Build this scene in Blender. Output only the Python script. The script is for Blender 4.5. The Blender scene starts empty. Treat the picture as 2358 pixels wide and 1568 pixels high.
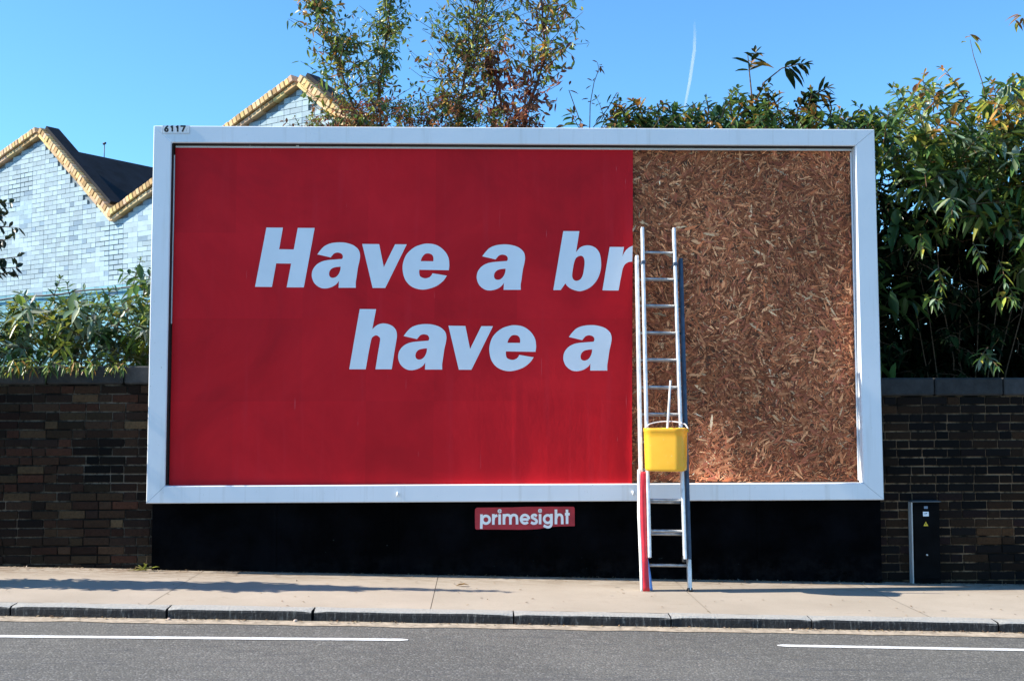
import bpy, bmesh, math, random
from mathutils import Vector, Matrix, noise
R = math.radians
random.seed(7)
scene = bpy.context.scene
col = scene.collection

# ------------------------------------------------------------------ camera
F, CX, CY = 2600.0, 1179.0, 784.0            # photo measured in a 2358 x 1568 frame
YAW, PITCH, ROLL = 0.0302586, 0.056, -0.0022329
CAM = Vector((0, 0, 1.52))
_fw = Vector((math.sin(YAW)*math.cos(PITCH), math.cos(YAW)*math.cos(PITCH), math.sin(PITCH)))
_r = Vector((math.cos(YAW), -math.sin(YAW), 0)); _u = _r.cross(_fw)
_r, _u = math.cos(ROLL)*_r + math.sin(ROLL)*_u, -math.sin(ROLL)*_r + math.cos(ROLL)*_u
cam_d = bpy.data.cameras.new('camera'); cam = bpy.data.objects.new('camera', cam_d); col.objects.link(cam)
cam_d.sensor_width = 36; cam_d.lens = 36*F/2358; cam_d.clip_end = 20000
M3 = Matrix((_r, _u, -_fw)).transposed()
cam.matrix_world = Matrix.Translation(CAM) @ M3.to_4x4()
scene.camera = cam

# ------------------------------------------------------------------ light
SUN_E, SUN_A = R(38), R(1.0)                 # elevation; angle in front of the billboard's plane, from the left
EXPO = 0.9
to_sun = Vector((-math.cos(SUN_E)*math.cos(SUN_A), -math.cos(SUN_E)*math.sin(SUN_A), math.sin(SUN_E)))
world = bpy.data.worlds.new("World"); scene.world = world; world.use_nodes = True
wn = world.node_tree.nodes; wl = world.node_tree.links
bg = wn['Background']; sky = wn.new('ShaderNodeTexSky'); sky.sky_type = 'NISHITA'
sky.sun_disc = False; sky.sun_elevation = SUN_E
sky.sun_rotation = math.atan2(to_sun.x, to_sun.y)
sky.air_density = 1.0; sky.dust_density = 0.0; sky.ozone_density = 10.0
wb = wn.new('ShaderNodeMix'); wb.data_type = 'RGBA'; wb.blend_type = 'MULTIPLY'; wb.inputs[0].default_value = 1.0   # camera white balance
wb.inputs[7].default_value = (.86, 1.06, 1.0, 1); wl.new(sky.outputs[0], wb.inputs[6]); wl.new(wb.outputs[2], bg.inputs[0]); bg.inputs[1].default_value = 0.142
sun_d = bpy.data.lights.new('sun', 'SUN'); sun_d.energy = 4.9; sun_d.angle = R(0.5); sun_d.color = (1.0, 0.93, 0.82)
sun = bpy.data.objects.new('sun', sun_d); col.objects.link(sun)
sun.rotation_euler = to_sun.to_track_quat('Z', 'Y').to_euler()
vs = scene.view_settings; vs.view_transform = 'Standard'; vs.look = 'None'; vs.exposure = EXPO; vs.gamma = 1
scene.cycles.max_bounces = 8; scene.cycles.volume_bounces = 1

# ------------------------------------------------------------------ helpers
def ray(u, v):
    return (_fw*F + _r*(u-CX) - _u*(v-CY)).normalized()
def on_plane(u, v, p0, n):
    d = ray(u, v); return CAM + d*((p0-CAM).dot(n)/d.dot(n))
def atY(u, v, Y):
    d = ray(u, v); return CAM + d*((Y-CAM.y)/d.y)
def project(p):
    q = p-CAM; z = q.dot(_fw); return (CX+F*q.dot(_r)/z, CY-F*q.dot(_u)/z)

def tag(o, label=None, cat=None, group=None, kind=None):
    if label: o['label'] = label
    if cat: o['category'] = cat
    if group: o['group'] = group
    if kind: o['kind'] = kind
    return o
def empty(name, loc, label, cat, group=None):
    o = bpy.data.objects.new(name, None); col.objects.link(o); o.location = loc
    o.empty_display_size = .2
    return tag(o, label, cat, group)

class MB:
    def __init__(s): s.v = []; s.f = []; s.c = []; s.sm = []
    def add(s, vs, fs, c=(1, 1, 1), smooth=False):
        b = len(s.v); s.v += [tuple(x) for x in vs]
        for f in fs: s.f.append([b+i for i in f]); s.c.append(c); s.sm.append(smooth)
    def box(s, c, size, ax=None, colr=(1, 1, 1), bevel=0):
        hx, hy, hz = size[0]/2, size[1]/2, size[2]/2
        X, Y, Z = ax if ax else (Vector((1,0,0)), Vector((0,1,0)), Vector((0,0,1)))
        c = Vector(c)
        if bevel > 0:
            b = bevel
            P = []
            for sx in (-1,1):
                for sy in (-1,1):
                    for sz in (-1,1):
                        P.append((sx*(hx-b), sy*(hy-b), sz*hz)); P.append((sx*(hx-b), sy*hy, sz*(hz-b))); P.append((sx*hx, sy*(hy-b), sz*(hz-b)))
            bm = bmesh.new()
            for p in P: bm.verts.new(p)
            r = bmesh.ops.convex_hull(bm, input=bm.verts[:])
            bm.verts.ensure_lookup_table(); bm.verts.index_update()
            vs = [c+X*v.co.x+Y*v.co.y+Z*v.co.z for v in bm.verts]
            fs = [[v.index for v in f.verts] for f in bm.faces]; bm.free()
            s.add(vs, fs, colr); return
        vs = [c+X*(sx*hx)+Y*(sy*hy)+Z*(sz*hz) for sx in (-1,1) for sy in (-1,1) for sz in (-1,1)]
        flip = X.cross(Y).dot(Z) < 0
        fs = [(0,1,3,2),(4,6,7,5),(0,4,5,1),(2,3,7,6),(0,2,6,4),(1,5,7,3)]
        if flip: fs = [f[::-1] for f in fs]
        s.add(vs, fs, colr)
    def tube(s, path, rad, n=8, c=(1,1,1), cap=True):
        path = [Vector(p) for p in path]
        rs = rad if isinstance(rad, (list, tuple)) else [rad]*len(path)
        b = len(s.v); prev = None
        for i, p in enumerate(path):
            t = (path[min(i+1, len(path)-1)]-path[max(i-1, 0)]).normalized()
            if prev is None:
                a = Vector((0,0,1)) if abs(t.z) < .9 else Vector((1,0,0))
                x = t.cross(a).normalized()
            else: x = (prev-t*prev.dot(t)).normalized()
            prev = x; y = t.cross(x)
            for k in range(n):
                a = 2*math.pi*k/n; s.v.append(tuple(p+x*(rs[i]*math.cos(a))+y*(rs[i]*math.sin(a))))
        for i in range(len(path)-1):
            for k in range(n):
                a = b+i*n+k; d = b+i*n+(k+1) % n
                s.f.append([a, d, d+n, a+n]); s.c.append(c); s.sm.append(True)
        if cap:
            s.f.append([b+k for k in range(n)][::-1]); s.c.append(c); s.sm.append(False)
            e = b+(len(path)-1)*n; s.f.append([e+k for k in range(n)]); s.c.append(c); s.sm.append(False)
    def build(s, name, m, parent=None, uncol=False):
        me = bpy.data.meshes.new(name); me.from_pydata(s.v, [], s.f)
        me.polygons.foreach_set('use_smooth', s.sm)
        at = me.color_attributes.new('Col', 'FLOAT_COLOR', 'CORNER')
        buf = []
        for f, c in zip(s.f, s.c): buf += [c[0], c[1], c[2], 1.0]*len(f)
        at.data.foreach_set('color', buf)
        me.materials.append(m); me.update()
        o = bpy.data.objects.new(name, me); col.objects.link(o)
        if parent is not None:
            o.parent = parent; o.matrix_parent_inverse = Matrix.Translation(-Vector(parent.location))
        return o

def prism(mb, pts, off, c=(1,1,1)):
    """closed outline pts extruded by vector off"""
    n = len(pts); a = [Vector(p) for p in pts]; b = [p+off for p in a]
    nrm = Vector((0,0,0))
    for i in range(n): nrm += a[i].cross(a[(i+1) % n])
    if nrm.dot(off) < 0: a, b = b, a
    # face b side outward along off when winding agrees
    mb.add(a+b, [list(range(n))[::-1], list(range(n, 2*n))] + [[i, (i+1) % n, n+(i+1) % n, n+i] for i in range(n)], c)

# ------------------------------------------------------------------ materials
def mk(name):
    m = bpy.data.materials.new(name); m.use_nodes = True
    nt = m.node_tree; return m, nt, nt.nodes['Principled BSDF'], nt.nodes['Material Output']
def N(nt, t, **kw):
    n = nt.nodes.new(t)
    for k, v in kw.items(): setattr(n, k, v)
    return n
def setin(n, **kw):
    for k, v in kw.items(): n.inputs[k].default_value = v
def coords(nt, scale=(1,1,1)):
    g = N(nt, 'ShaderNodeNewGeometry'); mp = N(nt, 'ShaderNodeMapping')
    mp.inputs['Scale'].default_value = scale; nt.links.new(g.outputs['Position'], mp.inputs['Vector'])
    return mp.outputs['Vector']
def ntex(nt, vec, scale, detail=4, rough=.6, dist=0):
    n = N(nt, 'ShaderNodeTexNoise'); n.inputs['Scale'].default_value = scale; n.inputs['Detail'].default_value = detail
    n.inputs['Roughness'].default_value = rough; n.inputs['Distortion'].default_value = dist
    nt.links.new(vec, n.inputs['Vector']); return n.outputs['Fac']
def ramp(nt, fac, stops):
    r = N(nt, 'ShaderNodeValToRGB'); e = r.color_ramp.elements
    while len(e) < len(stops): e.new(.5)
    for i, (p, c) in enumerate(stops):
        e[i].position = p; e[i].color = (*c, 1) if len(c) == 3 else c
    nt.links.new(fac, r.inputs['Fac']); return r.outputs['Color']
def mix(nt, a, b, fac, mode='MIX'):
    m = N(nt, 'ShaderNodeMix'); m.data_type = 'RGBA'; m.blend_type = mode
    for s, x in ((m.inputs[6], a), (m.inputs[7], b), (m.inputs[0], fac)):
        if isinstance(x, (int, float)): s.default_value = x
        elif isinstance(x, tuple): s.default_value = (*x, 1)
        else: nt.links.new(x, s)
    return m.outputs[2]
def bump(nt, bs, h, strength=.3, dist=.01):
    b = N(nt, 'ShaderNodeBump'); b.inputs['Strength'].default_value = strength; b.inputs['Distance'].default_value = dist
    nt.links.new(h, b.inputs['Height']); nt.links.new(b.outputs[0], bs.inputs['Normal'])
def attr(nt):
    a = N(nt, 'ShaderNodeVertexColor'); a.layer_name = 'Col'; return a.outputs['Color']

def simple(name, c, rough=.6, metal=0, var=.12, vscale=6, bmp=0.0, bscale=60, spec=.5, usecol=False):
    m, nt, bs, out = mk(name); v = coords(nt)
    f = ntex(nt, v, vscale, 5)
    lo = tuple(max(0, x*(1-var)) for x in c); hi = tuple(min(1, x*(1+var)) for x in c)
    cc = ramp(nt, f, [(.3, lo), (.7, hi)])
    if usecol: cc = mix(nt, cc, attr(nt), 1.0, 'MULTIPLY')
    nt.links.new(cc, bs.inputs['Base Color'])
    setin(bs, Roughness=rough, Metallic=metal); bs.inputs['Specular IOR Level'].default_value = spec
    if bmp: bump(nt, bs, ntex(nt, v, bscale, 6), bmp, .004)
    return m

def m_attr(name, rough=.8, var=.25, vscale=40, bmp=.4, bscale=150, spec=.3, dist=.004):
    m, nt, bs, out = mk(name); v = coords(nt)
    f = ntex(nt, v, vscale, 6, .7)
    g = ramp(nt, f, [(.25, (1-var,)*3), (.75, (1+var,)*3)])
    nt.links.new(mix(nt, attr(nt), g, 1.0, 'MULTIPLY'), bs.inputs['Base Color'])
    setin(bs, Roughness=rough); bs.inputs['Specular IOR Level'].default_value = spec
    if bmp: bump(nt, bs, ntex(nt, v, bscale, 5), bmp, dist)
    return m

def m_leaf(name, trans=.35):
    m, nt, bs, out = mk(name)
    c = attr(nt)
    setin(bs, Roughness=.34); bs.inputs['Specular IOR Level'].default_value = .5
    nt.links.new(c, bs.inputs['Base Color'])
    t = N(nt, 'ShaderNodeBsdfTranslucent')
    nt.links.new(mix(nt, c, (1.0, .95, .45), .0), t.inputs['Color'])
    ms = N(nt, 'ShaderNodeMixShader'); ms.inputs[0].default_value = trans
    nt.links.new(bs.outputs[0], ms.inputs[1]); nt.links.new(t.outputs[0], ms.inputs[2])
    nt.links.new(ms.outputs[0], out.inputs['Surface'])
    return m

# white painted frame: paint with faint dirt runs and specks
def m_frame():
    m, nt, bs, out = mk('white_frame_paint'); v = coords(nt)
    f = ntex(nt, v, 1.3, 3); base = ramp(nt, f, [(.3, (.80, .82, .83)), (.7, (.86, .87, .88))])
    run = ntex(nt, coords(nt, (14, 14, .7)), 1.0, 4, .6)
    base = mix(nt, base, (.60, .58, .53), ramp(nt, run, [(.56, (0,0,0)), (.78, (.5,.5,.5))]))
    sp = ntex(nt, v, 55, 2); base = mix(nt, base, (.35, .31, .26), ramp(nt, sp, [(.73, (0,0,0)), (.78, (.7,.7,.7))]))
    nt.links.new(base, bs.inputs['Base Color']); setin(bs, Roughness=.45)
    bump(nt, bs, ntex(nt, v, 3, 3), .12, .01)
    return m
def m_poster():
    m, nt, bs, out = mk('red_poster_paper'); v = coords(nt)
    a = ntex(nt, v, .9, 5, .6, .6)
    base = ramp(nt, a, [(.30, (.52, .0075, .013)), (.5, (.68, .0095, .016)), (.70, (.80, .014, .021))])
    st = ntex(nt, coords(nt, (9, 9, .5)), 1.0, 5, .65)           # paste streaks
    base = mix(nt, base, (.68, .028, .040), ramp(nt, st, [(.55, (0,0,0)), (.78, (.45,.45,.45))]))
    ft = ntex(nt, v, 26, 4); base = mix(nt, base, (.58, .05, .055), ramp(nt, ft, [(.68, (0,0,0)), (.80, (.35,.35,.35))]))
    sc = ntex(nt, coords(nt, (95, 95, 1.0)), 1.0, 3, .6, .15); base = mix(nt, base, (.72, .22, .24), ramp(nt, sc, [(.735, (0,0,0)), (.76, (.55,.55,.55))]))
    nt.links.new(mix(nt, base, attr(nt), 1.0, 'MULTIPLY'), bs.inputs['Base Color'])
    rr = N(nt, 'ShaderNodeMapRange'); nt.links.new(st, rr.inputs[0]); rr.inputs[3].default_value = .38; rr.inputs[4].default_value = .62
    nt.links.new(rr.outputs[0], bs.inputs['Roughness']); bs.inputs['Specular IOR Level'].default_value = .15
    h = mix(nt, ntex(nt, v, 2.2, 4, .55, 1.2), ntex(nt, coords(nt, (5, 5, 1.6)), 1.0, 5, .6, .5), .5)
    bump(nt, bs, h, .26, .03)
    return m
def m_pavement():
    m, nt, bs, out = mk('pale_paving'); v = coords(nt)
    f = ntex(nt, v, 1.1, 6, .6); base = ramp(nt, f, [(.3, (.37, .315, .250)), (.7, (.455, .390, .315))])
    g = ntex(nt, v, 90, 3); base = mix(nt, base, (.27, .245, .21), ramp(nt, g, [(.56, (0,0,0)), (.72, (.55,.55,.55))]))
    s = ntex(nt, coords(nt, (3, 9, 1)), 1.6, 6, .7, .8)
    base = mix(nt, base, (.26, .20, .14), ramp(nt, s, [(.60, (0,0,0)), (.74, (.55,.55,.55))]))
    gv = N(nt, 'ShaderNodeTexVoronoi'); gv.inputs['Scale'].default_value = 2.6; nt.links.new(v, gv.inputs['Vector'])
    base = mix(nt, base, (.20, .18, .155), ramp(nt, gv.outputs['Distance'], [(.045, (.75,.75,.75)), (.07, (0,0,0))]))
    # dirt swept up against the foot of the wall (y above 9.6)
    sep = N(nt, 'ShaderNodeSeparateXYZ'); gg = N(nt, 'ShaderNodeNewGeometry'); nt.links.new(gg.outputs['Position'], sep.inputs[0])
    mr = N(nt, 'ShaderNodeMapRange'); nt.links.new(sep.outputs[1], mr.inputs[0]); mr.inputs[1].default_value = 9.45; mr.inputs[2].default_value = 10.05
    dn = ntex(nt, coords(nt, (1.2, 6, 1)), 3.0, 7, .75, 1.5)
    mu = N(nt, 'ShaderNodeMath', operation='MULTIPLY'); nt.links.new(mr.outputs[0], mu.inputs[0])
    dr = ramp(nt, dn, [(.43, (0,0,0)), (.57, (1,1,1))]); nt.links.new(dr, mu.inputs[1])
    base = mix(nt, base, (.17, .115, .07), mu.outputs[0])
    nt.links.new(mix(nt, base, attr(nt), 1.0, 'MULTIPLY'), bs.inputs['Base Color']); setin(bs, Roughness=.88)
    bs.inputs['Specular IOR Level'].default_value = .2
    bump(nt, bs, ntex(nt, v, 130, 4), .35, .004)
    return m
def m_road():
    m, nt, bs, out = mk('road_asphalt'); v = coords(nt)
    a = ntex(nt, v, .8, 5); base = ramp(nt, a, [(.3, (.112, .107, .094)), (.7, (.160, .152, .133))])
    vo = N(nt, 'ShaderNodeTexVoronoi'); vo.inputs['Scale'].default_value = 75; nt.links.new(v, vo.inputs['Vector'])
    st = N(nt, 'ShaderNodeSeparateColor'); nt.links.new(vo.outputs['Color'], st.inputs[0])
    base = mix(nt, base, (.34, .325, .30), ramp(nt, st.outputs[0], [(.70, (0,0,0)), (.95, (.45,.45,.45))]))
    base = mix(nt, base, (.075, .075, .077), ramp(nt, vo.outputs['Distance'], [(.42, (0,0,0)), (.75, (.5,.5,.5))]))
    w = ntex(nt, v, 9, 6, .7); base = mix(nt, base, (.075, .073, .068), ramp(nt, w, [(.52, (0,0,0)), (.70, (.6,.6,.6))]))
    cr = ntex(nt, coords(nt, (.45, 5, 1)), 1.4, 5, .6, .6)
    base = mix(nt, base, (.08, .08, .082), ramp(nt, cr, [(.486, (0,0,0)), (.5, (.85,.85,.85)), (.514, (0,0,0))]))
    nt.links.new(base, bs.inputs['Base Color']); setin(bs, Roughness=.8); bs.inputs['Specular IOR Level'].default_value = .3
    inv = N(nt, 'ShaderNodeMath', operation='MULTIPLY_ADD'); inv.inputs[1].default_value = -1.0; inv.inputs[2].default_value = 1.0
    nt.links.new(vo.outputs['Distance'], inv.inputs[0])
    bump(nt, bs, inv.outputs[0], .6, .005)
    return m
def m_kerb():
    m, nt, bs, out = mk('kerb_granite'); v = coords(nt)
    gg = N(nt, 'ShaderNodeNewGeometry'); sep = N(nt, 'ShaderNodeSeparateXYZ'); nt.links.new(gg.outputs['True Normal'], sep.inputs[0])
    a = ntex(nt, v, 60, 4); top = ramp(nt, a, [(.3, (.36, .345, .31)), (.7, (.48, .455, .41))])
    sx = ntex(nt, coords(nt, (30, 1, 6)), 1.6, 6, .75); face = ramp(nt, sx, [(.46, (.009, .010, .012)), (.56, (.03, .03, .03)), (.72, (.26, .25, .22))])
    # dark streaked tone on the vertical face only, pale on top
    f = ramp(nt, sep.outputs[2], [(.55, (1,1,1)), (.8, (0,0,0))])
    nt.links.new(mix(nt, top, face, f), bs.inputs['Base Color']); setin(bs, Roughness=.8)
    bump(nt, bs, ntex(nt, v, 55, 6, .7), 1.0, .012)
    return m
def m_yellow():
    m, nt, bs, out = mk('yellow_plastic'); v = coords(nt)
    f = ntex(nt, v, 7, 5); base = ramp(nt, f, [(.3, (.95, .455, .026)), (.7, (.97, .51, .038))])
    sp = ntex(nt, v, 38, 3); base = mix(nt, base, (.80, .72, .5), ramp(nt, sp, [(.66, (0,0,0)), (.78, (.5,.5,.5))]))
    nt.links.new(base, bs.inputs['Base Color']); setin(bs, Roughness=.38)
    bs.inputs['Subsurface Weight'].default_value = .25; bs.inputs['Subsurface Radius'].default_value = (.06, .03, .01); bs.inputs['Subsurface Scale'].default_value = .5
    return m
def m_gable():
    m = m_attr('painted_brick', .75, .10, 9, .25, 90, .25)
    return m

FRAME = m_frame(); POSTER = m_poster(); PAVE = m_pavement(); ROAD = m_road(); KERB = m_kerb(); YELLOW = m_yellow()
LETTER = simple('white_print', (.90, .91, .92), .5, var=.04, vscale=3)
BRICK = m_attr('sooty_brick', .9, .45, 55, .7, 120, .2, .006)
def m_mortar(name, lo, hi, p0, p1):
    m, nt, bs, out = mk(name); v = coords(nt)
    f = ntex(nt, v, 1.9, 5, .65, .6); g = ntex(nt, v, 26, 4, .7)
    c = mix(nt, lo, hi, ramp(nt, f, [(p0, (0,0,0)), (p1, (1,1,1))]))
    c = mix(nt, c, lo, ramp(nt, g, [(.5, (0,0,0)), (.62, (.85,.85,.85))]))
    nt.links.new(c, bs.inputs['Base Color']); setin(bs, Roughness=.95); bs.inputs['Specular IOR Level'].default_value = .1
    bump(nt, bs, g, .6, .006); return m
MORTAR = m_mortar('old_mortar', (.010, .008, .006), (.23, .15, .09), .42, .60)
MORTAR_D = m_mortar('sooty_mortar', (.012, .010, .008), (.17, .135, .10), .44, .62)
STONE = m_attr('coping_stone', .9, .4, 12, .5, 60, .2, .006)
def m_apron():
    m, nt, bs, out = mk('black_hoarding_paint'); v = coords(nt)
    a = ntex(nt, v, 2.0, 5, .65); base = ramp(nt, a, [(.4, (.0014, .0015, .0018)), (.75, (.0045, .005, .0065))])
    fl = ntex(nt, coords(nt, (7, 7, 16)), 2.4, 3, .6, .8); base = mix(nt, base, (.10, .13, .12), ramp(nt, fl, [(.745, (0,0,0)), (.765, (.8,.8,.8))]))
    gg = N(nt, 'ShaderNodeNewGeometry'); sep = N(nt, 'ShaderNodeSeparateXYZ'); nt.links.new(gg.outputs['Position'], sep.inputs[0])
    mr = N(nt, 'ShaderNodeMapRange'); nt.links.new(sep.outputs[2], mr.inputs[0]); mr.inputs[1].default_value = .22; mr.inputs[2].default_value = -.05
    sp = ntex(nt, v, 11, 5, .7); mu = N(nt, 'ShaderNodeMath', operation='MULTIPLY'); nt.links.new(mr.outputs[0], mu.inputs[0]); nt.links.new(ramp(nt, sp, [(.42, (0,0,0)), (.7, (1,1,1))]), mu.inputs[1])
    base = mix(nt, base, (.013, .012, .012), mu.outputs[0])
    nt.links.new(base, bs.inputs['Base Color']); setin(bs, Roughness=.9); bs.inputs['Specular IOR Level'].default_value = .015
    bump(nt, bs, ntex(nt, v, 25, 5), .25, .006); return m
BLACKP = m_apron()
STRAND = m_attr('chipboard_strands', .8, .22, 120, .3, 200, .25, .002)
ALU = simple('ladder_aluminium', (.78, .78, .77), .42, metal=.4, var=.22, vscale=16, bmp=.15)
RUNG = simple('rung_aluminium', (.42, .43, .44), .38, metal=.7, var=.3, vscale=20)
ALU_D = simple('ladder_aluminium_dull_shaded', (.075, .105, .15), .5, metal=.4, var=.3, vscale=12)  # shaded copy of ALU for the right stile; brackets share it
RUBBER = simple('black_rubber', (.015, .015, .016), .7)
WHITEPL = simple('white_plastic', (.82, .81, .78), .4, var=.05)
DARKMETAL = simple('cabinet_paint', (.003, .0034, .004), .65, var=.5, vscale=8, spec=.05)
GALV = simple('galvanised_sunlit_edge', (.45, .47, .47), .5, metal=.3)  # lock and plate lines; its pale tone also paints the cabinet's sunlit side
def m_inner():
    m, nt, bs, out = mk('inner_shade_leaf'); nt.links.new(attr(nt), bs.inputs['Base Color']); setin(bs, Roughness=.8); bs.inputs['Specular IOR Level'].default_value = .06; return m  # darker leaf copy: the shrub's inner shade is in its colours
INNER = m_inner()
LEAF = m_leaf('leaf', .36); DRYLEAF = m_leaf('dry_leaf', .36)
BARK = simple('bark', (.14, .085, .05), .9, var=.5, vscale=40, bmp=.5, spec=.2)
TWIG = simple('red_twig', (.16, .07, .045), .8, var=.4, vscale=40, spec=.2)
GABLE = m_gable()
COPE = m_attr('coping_brick', .8, .2, 30, .4, 90, .2)
SLATE = simple('slate', (.012, .014, .018), .75, var=.5, vscale=4, bmp=.3, bscale=12, spec=.2)
BLACKPIPE = simple('black_pipe', (.012, .012, .013), .5)
PLATE_RED = simple('red_plate', (.42, .016, .03), .5, var=.2, vscale=14)
def m_line():
    m, nt, bs, out = mk('road_line_paint'); v = coords(nt)
    w = ntex(nt, v, 34, 6, .75); c = mix(nt, (.74, .74, .72), (.24, .235, .22), ramp(nt, w, [(.55, (0,0,0)), (.68, (.9,.9,.9))]))
    nt.links.new(c, bs.inputs['Base Color']); setin(bs, Roughness=.75); bump(nt, bs, ntex(nt, v, 90, 4), .4, .004); return m
WHITE_LINE = m_line()
DUST = simple('gutter_dust', (.40, .33, .25), .95, var=.35, vscale=16, bmp=.5, bscale=120, spec=.1)
RED_SHEET = simple('red_sheet', (.55, .012, .025), .4, var=.2, vscale=9)
BLUE_SHEET = simple('blue_sheet', (.10, .25, .62), .45, var=.1)
WHITE_SHEET = simple('white_sheet', (.84, .83, .81), .55, var=.05)

# ------------------------------------------------------------------ ground levels
WALL_Y = 10.12
pA = atY(10, 1306, WALL_Y-.07); pB = atY(2350, 1347, WALL_Y-.07)
GX = (pB.z-pA.z)/(pB.x-pA.x); GZ = pA.z-GX*pA.x
GN = Vector((-GX, 0, 1)).normalized()
def gz(x, drop=0): return GZ+GX*x-drop
def onG(u, v, drop=0): return on_plane(u, v, Vector((0, 0, GZ-drop)), GN)
KERB_H = .078
kerb_front = onG(1179, 1413).y
print('grade', GX, GZ, 'kerb', kerb_front)

def sheet(name, x0, x1, y0, y1, drop, m, nx=2, ny=2, kind='structure', parent=None, wob=0, c=(1,1,1)):
    mb = MB(); V = []
    for j in range(ny+1):
        for i in range(nx+1):
            x = x0+(x1-x0)*i/nx; y = y0+(y1-y0)*j/ny
            yy = y + (wob*(noise.noise(Vector((x*3, y*9, 1)))) if wob and j in (0, ny) else 0)
            V.append((x, yy, gz(x, drop)))
    Fs = [[j*(nx+1)+i, j*(nx+1)+i+1, (j+1)*(nx+1)+i+1, (j+1)*(nx+1)+i] for j in range(ny) for i in range(nx)]
    mb.add(V, Fs, c); o = mb.build(name, m, parent)
    if kind: o['kind'] = kind
    return o
# one wide sheet of ground to the horizon
GROUND = simple('ground_soil', (.10, .09, .075), .95, var=.4, vscale=.5)
gm = MB(); gm.add([(-900, -900, gz(-900, .4) if 0 else -.6), (900, -900, -.6), (900, 1500, -.6), (-900, 1500, -.6)], [(0,1,2,3)])
g = gm.build('ground', GROUND); g['kind'] = 'structure'
yard = sheet('yard', -24, 24, 10.35, 32, .10, GROUND); 
road = sheet('road', -22, 22, -3.0, kerb_front+.02, KERB_H, ROAD, 4, 2)
# far pavement behind the camera
sheet('opposite_pavement', -22, 22, -8, -3.0, -.02, simple('paving_plain', (.4, .37, .32), .9))
# pavement slabs with joints
pm = MB()
back = WALL_Y-.02
y0 = kerb_front+.135
x = -14.0; random.seed(3)
while x < 14:
    w = random.uniform(1.35, 2.1); gcol = random.uniform(.95, 1.04); cc = (gcol, gcol*random.uniform(.985, 1.0), gcol*random.uniform(.97, 1.0))
    sk = random.uniform(-.05, .05)
    for (a, b, dz) in ((y0, back, 0.0),):
        nn = 6
        for i in range(nn):
            xa = x+w*i/nn + (0.0025 if i == 0 else 0); xb = x+w*(i+1)/nn - (0.0025 if i == nn-1 else 0)
            pm.add([(xa, a, gz(xa)), (xb, a, gz(xb)), (xb+sk*.0, b, gz(xb)), (xa, b, gz(xa))], [(0,1,2,3)], cc)
    x += w
pav = pm.build('pavement', PAVE); pav['kind'] = 'structure'
sheet('pavement_bed', -14, 14, y0-.02, back, .012, simple('joint_dirt', (.26, .225, .18), .95), 2, 1)
# kerb stones
km = MB(); x = -14.0; random.seed(11)
while x < 14:
    w = random.uniform(1.0, 1.45); cx = x+w/2
    jit = random.uniform(-.006, .006)
    ax = (Vector((1, 0, GX)).normalized(), Vector((0,1,0)), Vector((-GX, 0, 1)).normalized())
    # chamfered, slightly worn profile subdivided along its length
    prof = [(0, -.30), (0, -.022), (.006, -.008), (.020, .0), (.130, .002), (.130, -.30)]
    n = 14; ring = []
    for i in range(n+1):
        xx = x+.003+(w-.006)*i/n; e = min(i, n-i)
        chip = .0 if e else random.choice((.001, .003, .008))
        V = []
        for k, (py, pz) in enumerate(prof):
            q = noise.noise(Vector((xx*5, k*3.1, w*7)))*.005 if 0 < k < 5 else 0
            V.append(Vector((xx + (chip if i == 0 else -chip if i == n else 0)*(1 if k in (1,2,3) else .2), kerb_front+py+jit+q*.8, gz(xx)+pz+q+ (-.006 if k in (2,3) and not e else 0))))
        ring.append(V)
    vs_ = [p for r in ring for p in r]; L = len(prof)
    fs_ = [[i*L+k, (i+1)*L+k, (i+1)*L+k+1, i*L+k+1][::-1] for i in range(n) for k in range(L-1)]
    fs_ = [f[::-1] for f in fs_]
    fs_ += [list(range(L)), [n*L+k for k in range(L)][::-1]]
    km.add(vs_, fs_); x += w
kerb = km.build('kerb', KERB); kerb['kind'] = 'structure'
gut = sheet('gutter', -14, 14, kerb_front-.165, kerb_front+.012, KERB_H-.004, DUST, 240, 1, wob=.035)
# white road lines
for (ua, va, ub, vb) in ((-260, 1463, 940, 1473.5), (1790, 1486.5, 2700, 1503)):
    a = onG(ua, va, KERB_H); b = onG(ub, vb, KERB_H); hw = .036
    lm = MB(); n = 60; V = []
    for i in range(n+1):
        p = a.lerp(b, i/n); e = 0 if 0 < i < n else .6
        for s in (-1, 1):
            y = p.y+s*hw*(1-e)+noise.noise(Vector((p.x*9, s*4, 2)))*.004
            V.append((p.x, y, gz(p.x, KERB_H-.004)))
    lm.add(V, [[2*i, 2*i+2, 2*i+3, 2*i+1] for i in range(n)])
    o = lm.build('road_marking', WHITE_LINE, road)

# ------------------------------------------------------------------ billboard
BX0, BY, BZ0 = -2.86400, 9.9, CAM.z-0.85140563
BW, BH, LEAN = 6.43856, 3.31154, 0.04979
S = Vector((1, 0, 0)); T = Vector((0, LEAN, BH)).normalized(); NN = S.cross(T)      # NN points at the street
NN = -NN if NN.y > 0 else NN
BO = Vector((BX0, BY, BZ0)); BHl = math.hypot(BH, LEAN)
def B(s, t, n=0): return BO+S*s+T*t+NN*n
def st(u, v, n=0):
    p = on_plane(u, v, BO+NN*n, NN)-BO; return p.dot(S), p.dot(T)
bb = empty('billboard', (BX0+BW/2, BY, gz(BX0+BW/2)), 'large white framed billboard with half pasted red poster over bare chipboard', 'billboard')
s0 = (st(395, 330)[0]+st(380, 1115)[0])/2; s1 = (st(1972, 340)[0]+st(1985, 1113)[0])/2
t1 = (st(395, 328)[1]+st(1972, 338)[1])/2; t0 = (st(380, 1117)[1]+st(1985, 1113)[1])/2
print('opening', s0, s1, t0, t1, BW, BHl)
DEP = .13
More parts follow.
